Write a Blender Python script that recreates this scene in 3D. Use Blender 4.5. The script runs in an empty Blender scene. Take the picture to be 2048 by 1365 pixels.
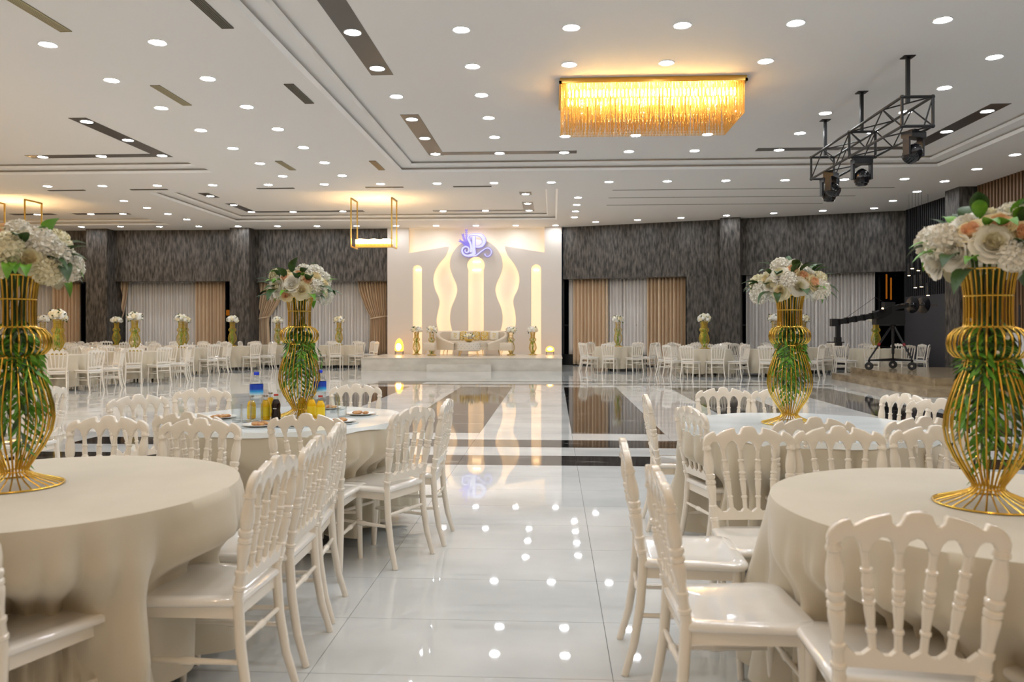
import bpy, bmesh, math, random
from math import sin, cos, pi, radians, sqrt, atan2, hypot
from mathutils import Vector, Matrix
R = random.Random(7)
SC = bpy.context.scene
COL = SC.collection

# ------------------------------------------------------------------ camera
F, HZ, EYE = 1580.0, 657.0, 1.37            # focal length and horizon in pixels of the 2048x1365 frame, eye height
YAW = math.atan(84 / F); CY, SY = cos(YAW), sin(YAW)
cd = bpy.data.cameras.new('camera'); cam = bpy.data.objects.new('camera', cd); COL.objects.link(cam)
cd.sensor_width = 36; cd.lens = F / 2048 * 36; cd.shift_y = -25.5 / 2048; cd.clip_start = .05; cd.clip_end = 200
cam.location = (0, 0, EYE); cam.rotation_euler = (pi / 2, 0, YAW)
cd.dof.use_dof = True; cd.dof.focus_distance = 7.5; cd.dof.aperture_fstop = 3.4
SC.camera = cam
# ------------------------------------------------------------------ world, exposure
w = bpy.data.worlds.new('night'); SC.world = w; w.use_nodes = True
w.node_tree.nodes['Background'].inputs[0].default_value = (.35, .45, .8, 1)
w.node_tree.nodes['Background'].inputs[1].default_value = .01
vs = SC.view_settings; vs.view_transform = 'Standard'; vs.look = 'None'; vs.gamma = 1; vs.exposure = 0.0; vs.use_curve_mapping = False
SC.cycles.sample_clamp_indirect = 6; SC.cycles.max_bounces = 8; SC.cycles.diffuse_bounces = 5; SC.cycles.glossy_bounces = 4
SC.cycles.transparent_max_bounces = 14; SC.cycles.caustics_reflective = False; SC.cycles.caustics_refractive = False
SC.cycles.use_denoising = True
L_DOWN = 104.0                               # radiance of a downlight lens
L_LED = 6.3                                # radiance of the warm strips in the stage wall

def gz(px, py, z):                           # the point of the plane z=const seen at a pixel (used to measure the place)
    d = F * (z - EYE) / (HZ - py); l = (px - 1024) / F * d
    return Vector((l * CY - d * SY, l * SY + d * CY, z))
def gy(px, py, Y):                           # the point of the plane y=const seen at a pixel
    t = (px - 1024) / F; d = Y / (t * SY + CY)
    return Vector((t * d * CY - d * SY, Y, EYE + (HZ - py) * d / F))

# ------------------------------------------------------------------ materials
MATS = {}
def mat(name, col, rough=.5, metal=0, spec=.5, emit=None, es=0, coat=0, trans=0, sheen=0):
    m = bpy.data.materials.new(name); m.use_nodes = True; MATS[name] = m
    b = m.node_tree.nodes['Principled BSDF']; I = b.inputs
    I['Base Color'].default_value = (*col, 1); I['Roughness'].default_value = rough; I['Metallic'].default_value = metal
    I['Specular IOR Level'].default_value = spec; I['Coat Weight'].default_value = coat; I['Coat Roughness'].default_value = .05
    if emit: I['Emission Color'].default_value = (*emit, 1); I['Emission Strength'].default_value = es
    if trans: I['Transmission Weight'].default_value = trans
    if sheen: I['Sheen Weight'].default_value = sheen
    return m
def nodes(m): return m.node_tree.nodes, m.node_tree.links, m.node_tree.nodes['Principled BSDF']
def vary(m, c1, c2, scale=(1, 1, 1), detail=4, lo=.35, hi=.65, bump=0, kind='noise', coord='Object', dist=.02):
    N, L, b = nodes(m)
    tc = N.new('ShaderNodeTexCoord'); mp = N.new('ShaderNodeMapping'); mp.inputs['Scale'].default_value = scale
    L.new(tc.outputs[coord], mp.inputs['Vector'])
    t = N.new('ShaderNodeTexNoise'); t.inputs['Scale'].default_value = 1; t.inputs['Detail'].default_value = detail
    L.new(mp.outputs['Vector'], t.inputs['Vector'])
    r = N.new('ShaderNodeValToRGB'); r.color_ramp.elements[0].position = lo; r.color_ramp.elements[1].position = hi
    r.color_ramp.elements[0].color = (*c1, 1); r.color_ramp.elements[1].color = (*c2, 1)
    L.new(t.outputs['Fac'], r.inputs['Fac']); L.new(r.outputs['Color'], b.inputs['Base Color'])
    if bump:
        bp = N.new('ShaderNodeBump'); bp.inputs['Strength'].default_value = bump; bp.inputs['Distance'].default_value = dist
        L.new(t.outputs['Fac'], bp.inputs['Height']); L.new(bp.outputs['Normal'], b.inputs['Normal'])
    return m
def geo_coord(m):                            # world-space position instead of object coordinates
    N, L, b = nodes(m); g = N.new('ShaderNodeNewGeometry')
    for n in N:
        if n.type == 'MAPPING': L.new(g.outputs['Position'], n.inputs['Vector'])
    return m
IVORY = mat('ivory_plastic', (.85, .785, .685), .2, coat=.7)
SEATM = mat('glossy_lit_seat', (.86, .84, .80), .12, coat=1.0)  # chair ivory whitened for the overhead light that falls on the seats
CLOTH = vary(mat('champagne_tablecloth', (.6, .54, .43), .8, sheen=.4), (.545, .485, .37), (.60, .535, .415), (3, 3, 3))
CLEAR = mat('milky_plastic_cover', (.78, .83, .84), .16)
MARBLE = vary(mat('white_marble_tile', (.8, .8, .8), .022, spec=.75), (.52, .54, .54), (.68, .695, .69), (.9, 1.4, 1), 7, .30, .62)
geo_coord(MARBLE)
def marble_far():
    m = vary(mat('white_marble_far', (.8, .8, .8), .022, spec=.75), (.54, .555, .55), (.68, .695, .69), (.9, 1.4, 1), 7, .30, .62); geo_coord(m)
    N, L, b = nodes(m); g = N.new('ShaderNodeNewGeometry'); mp = N.new('ShaderNodeMapping')
    mp.inputs['Location'].default_value = (-.23 + 1.2 * 40, -10.29 + .6 * 40, 0); L.new(g.outputs['Position'], mp.inputs['Vector'])
    br = N.new('ShaderNodeTexBrick'); br.offset = 0; br.inputs['Scale'].default_value = 1; br.inputs['Brick Width'].default_value = 1.2
    br.inputs['Row Height'].default_value = .6; br.inputs['Mortar Size'].default_value = .0022; br.inputs['Mortar Smooth'].default_value = 0
    L.new(mp.outputs['Vector'], br.inputs['Vector'])
    ramp = b.inputs['Base Color'].links[0].from_socket
    L.new(ramp, br.inputs['Color1']); L.new(ramp, br.inputs['Color2']); br.inputs['Mortar'].default_value = (.2, .2, .2, 1)
    L.new(br.outputs['Color'], b.inputs['Base Color']); return m
MARBLE_FAR = marble_far()
BLACKM = vary(mat('black_marble', (.03, .03, .03), .05, spec=.6), (.016, .014, .014), (.42, .40, .38), (1.2, 6.5, 1), 8, .60, .80); geo_coord(BLACKM)
GROUT = mat('grout', (.13, .13, .13), .8)
CEIL = mat('ceiling_paint', (.90, .88, .855), .7)
MOULD = mat('moulding_white', (.96, .96, .95), .35)
WALLB = mat('room_paint', (.62, .56, .48), .7)
STRIP = mat('bronze_strip', (.085, .07, .06), .28, spec=.5)
RING = mat('lamp_ring', (.85, .85, .85), .35)
LENS = mat('lamp_lens', (1, 1, 1), .5, emit=(.93, .96, 1.0), es=L_DOWN)
LENSW = mat('lamp_lens_warm', (1, 1, 1), .5, emit=(1.0, .70, .42), es=L_DOWN * 1.4)
VENT_D = mat('vent_slat_dark', (.12, .10, .07), .5); VENT_L = mat('vent_slat_gold', (.40, .34, .20), .45); VENT_B = mat('vent_slat_brown', (.22, .14, .07), .5)
def wallpaper():
    m = mat('charcoal_wallpaper', (.1, .1, .1), .55)
    vary(m, (.020, .017, .014), (.165, .145, .125), (17, 17, 3.6), 7, .36, .74, .2); geo_coord(m); return m
PAPER = wallpaper()
DRAPE = vary(mat('beige_drape', (.5, .4, .28), .75, sheen=.2), (.70, .53, .35), (.76, .59, .41), (8, 8, 1.5))
SHEER = vary(mat('grey_sheer', (.55, .53, .52), .8), (.78, .75, .72), (.86, .83, .80), (14, 14, .8))
SILLM = mat('dark_sill', (.015, .015, .016), .3)
BLACK = mat('black_metal', (.012, .012, .013), .38); BLACKG = mat('black_gloss', (.01, .01, .012), .12)
STEEL = mat('steel', (.6, .6, .62), .25, 1); RUBBER = mat('rubber', (.012, .012, .012), .6); REDP = mat('red_clamp', (.3, .02, .02), .4)
GOLD = mat('gold_wire', (.74, .48, .085), .22, 1); GOLD2 = mat('satin_gold', (.75, .5, .13), .3, 1)
STAGEW = mat('stage_wall_paint', (.74, .68, .62), .55); NICHE = mat('niche_paint', (.92, .87, .78), .6)
LED = mat('warm_led', (1, .8, .5), .5, emit=(1, .70, .42), es=L_LED)
STAGEM = vary(mat('stage_marble', (.6, .57, .5), .3), (.56, .53, .465), (.68, .65, .58), (2, 2, 4), 6); STAGEF = vary(mat('stage_floor', (.7, .62, .5), .25), (.66, .60, .50), (.74, .68, .58), (1, 1, 1))
BROWNM = vary(mat('brown_marble', (.3, .22, .13), .16), (.20, .145, .085), (.42, .33, .21), (3, 3, 6), 8, .3, .7)
CREAM = mat('cream_leather', (.70, .61, .49), .4); CREAMT = mat('tufted_cream', (.74, .69, .61), .4)
PILG = vary(mat('gold_jacquard', (.7, .5, .05), .45), (.62, .38, .02), (.66, .55, .34), (26, 26, 26), 2, .46, .54); PILW = mat('white_cushion', (.74, .68, .57), .6); PILE = mat('gold_embroidery', (.72, .52, .08), .5)
PETW = mat('petal_white', (.86, .84, .76), .6, sheen=.1); PETC = mat('petal_cream', (.86, .76, .50), .6); PETP = mat('petal_peach', (.92, .60, .38), .6); PETY = mat('petal_ivory', (.84, .80, .60), .6)
LEAFD = vary(mat('leaf_dark', (.03, .08, .02), .45), (.018, .055, .014), (.045, .11, .02), (20, 20, 20)); LEAFL = vary(mat('leaf_fresh', (.1, .3, .03), .45), (.06, .25, .015), (.20, .46, .04), (20, 20, 20)); STEM = mat('stem_green', (.05, .11, .02), .5)
PORC = mat('porcelain', (.82, .82, .80), .15); PASTRY = vary(mat('pastry', (.5, .25, .08), .6), (.62, .36, .12), (.36, .13, .05), (60, 60, 60))
CAPB = mat('blue_cap', (.02, .06, .75), .35); COLA = mat('cola', (.012, .005, .004), .08); JUICE = mat('orange_juice', (.85, .50, .01), .12); LABY = mat('yellow_label', (.85, .62, .02), .35); REDC = mat('red_cap', (.45, .05, .03), .4)
def bottle_label():
    m = mat('water_label', (.02, .12, .6), .3); N, L, b = nodes(m); tc = N.new('ShaderNodeTexCoord'); s = N.new('ShaderNodeSeparateXYZ'); r = N.new('ShaderNodeValToRGB')
    L.new(tc.outputs['Generated'], s.inputs[0]); L.new(s.outputs['Z'], r.inputs['Fac']); e = r.color_ramp.elements
    e[0].position = 0; e[0].color = (.55, .8, .9, 1); e[1].position = .55; e[1].color = (.012, .06, .5, 1); x = r.color_ramp.elements.new(.28); x.color = (.03, .38, .8, 1)
    L.new(r.outputs['Color'], b.inputs['Base Color']); return m
LABB = bottle_label()
def clear(name, tint, amt, rough=.03):
    m = bpy.data.materials.new(name); m.use_nodes = True; N = m.node_tree.nodes; L = m.node_tree.links; N.clear()
    o = N.new('ShaderNodeOutputMaterial'); mx = N.new('ShaderNodeMixShader'); t = N.new('ShaderNodeBsdfTransparent'); g = N.new('ShaderNodeBsdfGlossy')
    t.inputs[0].default_value = (*tint, 1); g.inputs['Roughness'].default_value = rough
    lw = N.new('ShaderNodeLayerWeight'); lw.inputs['Blend'].default_value = amt; L.new(lw.outputs['Facing'], mx.inputs[0])
    L.new(t.outputs[0], mx.inputs[1]); L.new(g.outputs[0], mx.inputs[2]); L.new(mx.outputs[0], o.inputs[0]); return m
GLASS = clear('clear_glass', (.97, .98, .98), .14); PLASTIC = clear('bottle_plastic', (.95, .97, .98), .16); PANE = clear('night_window_glass', (.25, .25, .27), .22, .02)
def crystal():
    m = bpy.data.materials.new('amber_crystal'); m.use_nodes = True; N = m.node_tree.nodes; L = m.node_tree.links; N.clear()
    o = N.new('ShaderNodeOutputMaterial'); t = N.new('ShaderNodeBsdfTransparent'); t.inputs[0].default_value = (1, .94, .82, 1)
    tr = N.new('ShaderNodeBsdfTranslucent'); tr.inputs[0].default_value = (1, .74, .32, 1); g = N.new('ShaderNodeBsdfGlossy'); g.inputs['Roughness'].default_value = .12
    g.inputs[0].default_value = (1, .93, .8, 1)
    a = N.new('ShaderNodeMixShader'); a.inputs[0].default_value = .16; b = N.new('ShaderNodeMixShader'); b.inputs[0].default_value = .72
    L.new(tr.outputs[0], a.inputs[1]); L.new(g.outputs[0], a.inputs[2]); L.new(t.outputs[0], b.inputs[1]); L.new(a.outputs[0], b.inputs[2]); L.new(b.outputs[0], o.inputs[0]); return m
CRYST = crystal()
BULB = mat('warm_bulb', (1, .8, .5), .5, emit=(1, .64, .22), es=115); BULB2 = mat('warm_bar', (1, .8, .5), .5, emit=(1, .66, .20), es=9); PENDL = mat('pendant_glow', (1, .8, .5), .5, emit=(1, .62, .28), es=560)
AMBER = mat('amber_uplight_glow', (1, .6, .1), .5, emit=(1, .42, .045), es=2.2); AMBERC = mat('amber_core', (1, .8, .4), .5, emit=(1, .72, .30), es=9)
SPOTG = mat('spot_glow', (1, .8, .5), .5, emit=(1, .70, .35), es=25); NEON = mat('orange_neon', (1, .4, .05), .5, emit=(1, .30, .02), es=4); BLUEL = mat('blue_outside_lamp', (.4, .7, 1), .5, emit=(.3, .65, 1), es=2)
LOGOF = mat('logo_face', (.12, .12, .14), .4, emit=(.80, .80, 1), es=.86); LOGOS = mat('logo_edge', (.15, .12, .4), .4, emit=(.34, .28, .82), es=.6)
SLATB = mat('black_slat', (.018, .018, .02), .45); SLATW = vary(mat('walnut_slat', (.2, .1, .05), .5), (.13, .07, .032), (.23, .13, .06), (3, 3, .6)); SLATBG = mat('slat_backing', (.008, .007, .007), .7); PANELG = mat('charcoal_panel', (.045, .043, .05), .5)
WHITEP = mat('white_pedestal', (.7, .72, .75), .5)

# ------------------------------------------------------------------ mesh builder
class MB:
    def __init__(s): s.v = []; s.f = []; s.m = []
    def add(s, vs, fs, mi=0):
        o = len(s.v); s.v += [tuple(v) for v in vs]; s.f += [tuple(i + o for i in f) for f in fs]; s.m += [mi] * len(fs)
    def box(s, a, b, mi=0):
        (x0, y0, z0), (x1, y1, z1) = a, b
        s.add([(x0, y0, z0), (x1, y0, z0), (x1, y1, z0), (x0, y1, z0), (x0, y0, z1), (x1, y0, z1), (x1, y1, z1), (x0, y1, z1)],
              [(0, 3, 2, 1), (4, 5, 6, 7), (0, 1, 5, 4), (1, 2, 6, 5), (2, 3, 7, 6), (3, 0, 4, 7)], mi)
    def obox(s, p, q, wx, wz, mi=0):           # bar of a rectangular section between two points
        p, q = Vector(p), Vector(q); d = (q - p).normalized(); u = d.cross(Vector((0, 0, 1)))
        if u.length < 1e-3: u = Vector((1, 0, 0))
        u.normalize(); v = u.cross(d); vs = []
        for c in (p, q):
            for a, b in ((-1, -1), (1, -1), (1, 1), (-1, 1)): vs.append(c + u * a * wx / 2 + v * b * wz / 2)
        s.add(vs, [(3, 2, 1, 0), (4, 5, 6, 7), (0, 1, 5, 4), (1, 2, 6, 5), (2, 3, 7, 6), (3, 0, 4, 7)], mi)
    def lathe(s, p, q, prof, n=12, mi=0, cap=True):   # profile (t, r) along the segment p-q
        p, q = Vector(p), Vector(q); d = (q - p); D = d.normalized(); u = D.cross(Vector((0, 1, 0)))
        if u.length < 1e-3: u = Vector((1, 0, 0))
        u.normalize(); v = D.cross(u); vs = []; fs = []
        for t, r in prof:
            c = p + d * t
            for k in range(n): a = 2 * pi * k / n; vs.append(c + (u * cos(a) + v * sin(a)) * r)
        for i in range(len(prof) - 1):
            for k in range(n): fs.append((i * n + k, i * n + (k + 1) % n, (i + 1) * n + (k + 1) % n, (i + 1) * n + k))
        if cap: fs.append(tuple(range(n - 1, -1, -1))); fs.append(tuple(range((len(prof) - 1) * n, len(prof) * n)))
        s.add(vs, fs, mi)
    def tube(s, pts, r, n=6, mi=0, closed=False):
        pts = [Vector(p) for p in pts]; vs = []; fs = []; m = len(pts); pu = None
        for i, p in enumerate(pts):
            a = pts[(i - 1) % m] if (i or closed) else p; b = pts[(i + 1) % m] if (i < m - 1 or closed) else p
            d = (b - a).normalized()
            u = d.cross(Vector((0, 0, 1))) if pu is None else pu - d * pu.dot(d)
            if u.length < 1e-4: u = d.cross(Vector((1, 0, 0)))
            u.normalize(); pu = u; v = d.cross(u); rr = r[i] if isinstance(r, (list, tuple)) else r
            for k in range(n): t = 2 * pi * k / n; vs.append(p + (u * cos(t) + v * sin(t)) * rr)
        for i in range(m if closed else m - 1):
            j = (i + 1) % m
            for k in range(n): fs.append((i * n + k, i * n + (k + 1) % n, j * n + (k + 1) % n, j * n + k))
        if not closed: fs.append(tuple(range(n - 1, -1, -1))); fs.append(tuple(range((m - 1) * n, m * n)))
        s.add(vs, fs, mi)
    def ball(s, c, r, n=10, k=6, mi=0, sz=1.0):
        c = Vector(c); prof = []; vs = [c + Vector((0, 0, -r * sz))]; fs = []
        for i in range(1, k):
            a = -pi / 2 + pi * i / k
            for j in range(n): b = 2 * pi * j / n; vs.append(c + Vector((r * cos(a) * cos(b), r * cos(a) * sin(b), r * sz * sin(a))))
        vs.append(c + Vector((0, 0, r * sz))); last = len(vs) - 1
        for j in range(n):
            fs.append((0, 1 + (j + 1) % n, 1 + j)); o = 1 + (k - 2) * n; fs.append((last, o + j, o + (j + 1) % n))
        for i in range(k - 2):
            for j in range(n): a = 1 + i * n; fs.append((a + j, a + (j + 1) % n, a + n + (j + 1) % n, a + n + j))
        s.add(vs, fs, mi)
    def grid(s, fn, nu, nv, mi=0, closed=False):
        vs = [fn(i / nu, j / nv) for j in range(nv + 1) for i in range(nu + (0 if closed else 1))]; W = nu + (0 if closed else 1); fs = []
        for j in range(nv):
            for i in range(nu): a = j * W + i; b = j * W + (i + 1) % W; fs.append((a, b, b + W, a + W))
        s.add(vs, fs, mi)
    def mesh(s, name, mats, smooth=True, ang=38):
        me = bpy.data.meshes.new(name); me.from_pydata(s.v, [], s.f)
        for m in (mats if isinstance(mats, (list, tuple)) else [mats]): me.materials.append(m)
        me.polygons.foreach_set('material_index', s.m)
        if smooth:
            me.polygons.foreach_set('use_smooth', [True] * len(s.f)); me.set_sharp_from_angle(angle=radians(ang))
        me.update(); return me
    def build(s, name, mats, parent=None, smooth=True, ang=38, loc=None, rz=0): return obj(name, s.mesh(name, mats, smooth, ang), parent, loc, rz)
def obj(name, me, parent=None, loc=None, rz=0, rot=None):
    o = bpy.data.objects.new(name, me); COL.objects.link(o)
    if parent: o.parent = parent
    if loc is not None: o.location = loc
    if rot is not None: o.rotation_euler = rot
    elif rz: o.rotation_euler = (0, 0, rz)
    return o
def tag(o, label, cat, group=None):
    o['label'] = label; o['category'] = cat
    if group: o['group'] = group
    return o
def thing(name, label, cat, loc=(0, 0, 0), rz=0, group=None):
    o = bpy.data.objects.new(name, None); COL.objects.link(o); o.empty_display_size = .1
    o.location = loc; o.rotation_euler = (0, 0, rz); return tag(o, label, cat, group)
def struct(o): o['kind'] = 'structure'; return o
def poly_prism(outer, holes, fn, t0, t1):      # a 2D outline with holes, filled and extruded; fn(u, v, t) -> point
    bm = bmesh.new()
    for lp in [outer] + holes:
        vv = [bm.verts.new(fn(u, v, t0)) for u, v in lp]
        for i in range(len(vv)): bm.edges.new((vv[i], vv[(i + 1) % len(vv)]))
    bmesh.ops.triangle_fill(bm, use_beauty=True, edges=bm.edges[:])
    d = Vector(fn(0, 0, t1)) - Vector(fn(0, 0, t0))
    g = bmesh.ops.extrude_face_region(bm, geom=bm.faces[:])
    bmesh.ops.translate(bm, vec=d, verts=[e for e in g['geom'] if isinstance(e, bmesh.types.BMVert)])
    bmesh.ops.recalc_face_normals(bm, faces=bm.faces[:])
    me = bpy.data.meshes.new('panel'); bm.to_mesh(me); bm.free(); return me
ORD = ['first', 'second', 'third', 'fourth', 'fifth', 'sixth', 'seventh', 'eighth', 'ninth', 'tenth', 'eleventh', 'twelfth', 'thirteenth', 'fourteenth', 'fifteenth', 'sixteenth', 'seventeenth']

# ================================================================== SHELL
LO, HI, MIDZ = 5.08, 5.262, 5.16
X0, X1, Y0, Y1 = -24.0, 12.6, -8.0, 31.0
# floor: recessed grout bed, single tiles near the camera, larger slabs of the same marble beyond
TX, TY0, TROWS = .23, 10.29, 15
ya, yb = TY0 - 13 * .6, TY0 + 2 * .6          # tile zone in depth
def is_black(x, y):                            # centre of a tile -> inlay pattern of the dance floor
    if 7.89 < y < 8.49 or 9.09 < y < 9.69: return -5.77 < x < 11
    if 10.29 < y < 18.39: return any(a < x < a + 1.2 for a in (-4.57, -2.17, .23, 2.63, 5.03))
    return False
fl = MB(); fb = MB()
kx0, kx1 = -9, 9                               # tile columns
xa, xb = TX + kx0 * 1.2, TX + kx1 * 1.2
def slab(m, x0, x1, y0, y1, z=0): m.add([(x0, y0, z), (x1, y0, z), (x1, y1, z), (x0, y1, z)], [(0, 1, 2, 3)])
slab(fl, X0, X1, Y0, ya); slab(fl, X0, xa, ya, yb); slab(fl, xb, X1, ya, yb); slab(fl, X0, X1, ya, yb, -.012)
# far field, cut along the inlay
yend = 18.39; cuts = [X0, -4.57, -3.37, -2.17, -.97, .23, 1.43, 2.63, 3.83, 5.03, 6.23, X1]
for i in range(len(cuts) - 1): slab(fb if i % 2 == 1 else fl, cuts[i], cuts[i + 1], yb, yend)
slab(fl, X0, X1, yend, 19.0)
for y0, y1, b in ((19.0, 19.3, 1), (19.3, 20.06, 0), (20.06, 20.38, 1)):
    if b: slab(fl, X0, -4.57, y0, y1); slab(fb, -4.57, 6.6, y0, y1); slab(fl, 6.6, X1, y0, y1)
    else: slab(fl, X0, -4.45, y0, y1); slab(fb, -4.45, -3.25, y0, y1); slab(fl, -3.25, X1, y0, y1)
slab(fl, X0, X1, 20.38, Y1)
floor = struct(fl.build('floor', MARBLE_FAR, smooth=False))
o = fb.build('black_inlay', BLACKM, floor, smooth=False)
tb = MB(); tb.box((.0013, .0013, -.010), (1.1987, .5987, 0)); tm = tb.mesh('tile', MARBLE, False); tmb = tb.mesh('black_tile', BLACKM, False)
white_only = MB()
for r in range(15):
    y = ya + .6 * r
    for k in range(kx0, kx1):
        x = TX + 1.2 * k; blk = is_black(x + .6, y + .3)
        seen = -.80 * (y + .6) - 1.0 < x + 1.2 and x < .66 * (y + .6) + .6 and y > 2.4
        if seen: obj('black_tile' if blk else 'tile', tmb if blk else tm, floor, (x, y, 0))
        else: white_only.box((x + .0013, y + .0013, -.010), (x + 1.1987, y + .5987, 0), 1 if blk else 0)
o = white_only.build('tiles_out_of_view', [MARBLE, BLACKM], floor, smooth=False); o['kind'] = 'stuff'
# ceiling with stepped trays
TRAYS = [(-3.65, 8.80, 1.0, 18.62), (-21.5, -8.09, 3.0, 18.42), (-11.08, .10, 21.05, 26.98), (-22.0, -13.72, 21.05, 27.60)]
xs = sorted({X0, X1} | {t[0] for t in TRAYS} | {t[1] for t in TRAYS}); ys = sorted({Y0, Y1} | {t[2] for t in TRAYS} | {t[3] for t in TRAYS})
cm = MB()
for i in range(len(xs) - 1):
    for j in range(len(ys) - 1):
        cx, cy = (xs[i] + xs[i + 1]) / 2, (ys[j] + ys[j + 1]) / 2
        if any(t[0] < cx < t[1] and t[2] < cy < t[3] for t in TRAYS): continue
        cm.add([(xs[i], ys[j], LO), (xs[i], ys[j + 1], LO), (xs[i + 1], ys[j + 1], LO), (xs[i + 1], ys[j], LO)], [(0, 1, 2, 3)])
for t in TRAYS:
    a, b, c, d = t[0] + .26, t[1] - .26, t[2] + .26, t[3] - .26
    cm.add([(a, c, HI), (a, d, HI), (b, d, HI), (b, c, HI)], [(0, 1, 2, 3)])
ceiling = struct(cm.build('ceiling', CEIL, smooth=False))
for t in TRAYS:
    m = MB()
    def ring(ins0, z0, ins1, z1):
        a = [(t[0] + ins0, t[2] + ins0), (t[1] - ins0, t[2] + ins0), (t[1] - ins0, t[3] - ins0), (t[0] + ins0, t[3] - ins0)]
        b = [(t[0] + ins1, t[2] + ins1), (t[1] - ins1, t[2] + ins1), (t[1] - ins1, t[3] - ins1), (t[0] + ins1, t[3] - ins1)]
        for k in range(4):
            n = (k + 1) % 4; m.add([(*a[k], z0), (*a[n], z0), (*b[n], z1), (*b[k], z1)], [(0, 1, 2, 3)])
    ring(0, LO, .055, LO + .05); ring(.30, LO + .10, .345, LO + .14)
    m.build('tray_moulding', MOULD, ceiling, smooth=False); m = MB()
    ring(.055, LO + .05, -.05, LO + .05); ring(-.05, LO + .05, -.05, LO + .10); ring(-.05, LO + .10, .30, LO + .10); ring(.345, LO + .14, .26, LO + .14); ring(.26, LO + .14, .26, HI)
    m.build('tray_riser', CEIL, ceiling, smooth=False)
# dark inlaid strips that carry downlights
def strip(name, x0, x1, y0, y1, z): m = MB(); m.box((x0, y0, z - .006), (x1, y1, z + .01)); return m.build(name, STRIP, ceiling, smooth=False)
W2 = .17
strip('dark_strip', -2.63 - W2, -2.63 + W2, 4.5, 12.0, HI); strip('dark_strip', -2.63 - W2, -2.63 + W2, 14.25, 17.47 + W2, HI); strip('dark_strip', -2.63 + W2, .50, 17.47 - .13, 17.47 + .13, HI)
strip('dark_strip', 7.73 - W2, 7.73 + W2, 14.1, 17.45 + W2, HI); strip('dark_strip', 4.4, 7.73 - W2, 17.45 - .13, 17.45 + .13, HI)
strip('dark_strip', -8.80 - W2, -8.80 + W2, 14.15, 17.32 + W2, HI); strip('dark_strip', -11.9, -8.80 - W2, 17.16, 17.46, HI)
strip('dark_strip', -10.08 - .15, -10.08 + .15, 22.2, 23.0, HI); strip('dark_strip', -10.08 - .15, -10.08 + .15, 24.1, 26.0, HI); strip('dark_strip', -9.93, -6.3, 25.75, 26.05, HI)
strip('dark_strip', -.82 - .17, -.82 + .17, 22.5, 23.0, HI); strip('dark_strip', -.82 - .17, -.82 + .17, 24.3, 26.2, HI); strip('dark_strip', -4.0, -.99, 25.9, 26.15, HI)
strip('dark_strip', -15.7 - .6, -13.9, 25.9, 26.2, HI); strip('dark_strip', -18.5, -17.0, 25.9, 26.2, HI)
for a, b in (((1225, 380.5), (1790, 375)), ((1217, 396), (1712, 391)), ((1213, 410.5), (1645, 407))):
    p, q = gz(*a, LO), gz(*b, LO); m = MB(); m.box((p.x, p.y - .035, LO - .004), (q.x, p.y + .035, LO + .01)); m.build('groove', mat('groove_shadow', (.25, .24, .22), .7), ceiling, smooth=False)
# walls behind the camera and at the far left
for nm, a, b in (('wall_left', (X0 - .2, Y0, 0), (X0, Y1, 5.6)), ('wall_rear', (X0, Y0 - .2, 0), (X1, Y0, 5.6))):
    m = MB(); m.box(a, b); struct(m.build(nm, WALLB, smooth=False))
m = MB(); m.box((X0 - .2, Y0 - .2, 5.5), (X1 + .2, Y1 + .2, 5.6)); struct(m.build('trim_roof_slab', WALLB, smooth=False))

# back wall, left part: papered pelmet, pillars, windows behind
YV = 29.1; ZT = 3.14
m = MB(); m.box((X0, YV, ZT), (-6.15, YV + .25, 5.3)); wb = struct(m.build('wall_back', PAPER, smooth=False))
m = MB(); m.box((X0, YV + 1.0, 0), (X1, YV + 1.06, .34)); m.box((X0, YV + .9, .34), (-5, YV + 1.1, .40)); o = m.build('window_sill', SILLM, wb, smooth=False)
PIL = [(-17.42, -16.62), (-11.95, -11.22), (-23.2, -22.4)]
for i, (a, b) in enumerate(PIL):
    m = MB(); m.box((a, 28.55, 0), (b, YV + 1.0, 5.3)); struct(m.build('trim_pillar' if not i else 'trim_pillar.%03d' % i, PAPER, smooth=False))
def window(n, p, q, z0, z1, nx):               # dark glazing between two floor points
    p, q = Vector(p), Vector(q); w = struct(thing('window_%d' % n, '', '')); del w['label']; del w['category']
    m = MB(); 
    for k in range(nx + 1): c = p.lerp(q, k / nx); m.obox((c.x, c.y, z0), (c.x, c.y, z1), .06, .06)
    for z in (z0, z1, z0 + 1.1): m.obox((p.x, p.y, z), (q.x, q.y, z), .06, .06)
    m.build('window_frame', SILLM, w, smooth=False)
    for k in range(nx):
        a, b = p.lerp(q, k / nx), p.lerp(q, (k + 1) / nx); m = MB(); m.obox((a.x, a.y, (z0 + z1) / 2), (b.x, b.y, (z0 + z1) / 2), .012, z1 - z0 - .06); m.build('pane', PANE, w, smooth=False)
window(1, (-22.3, 30.15, 0), (-17.4, 30.15, 0), .38, 3.3, 4); window(2, (-16.6, 30.15, 0), (-11.9, 30.15, 0), .38, 3.3, 4); window(3, (-11.2, 30.15, 0), (-6.1, 30.15, 0), .38, 3.3, 4)
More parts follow.
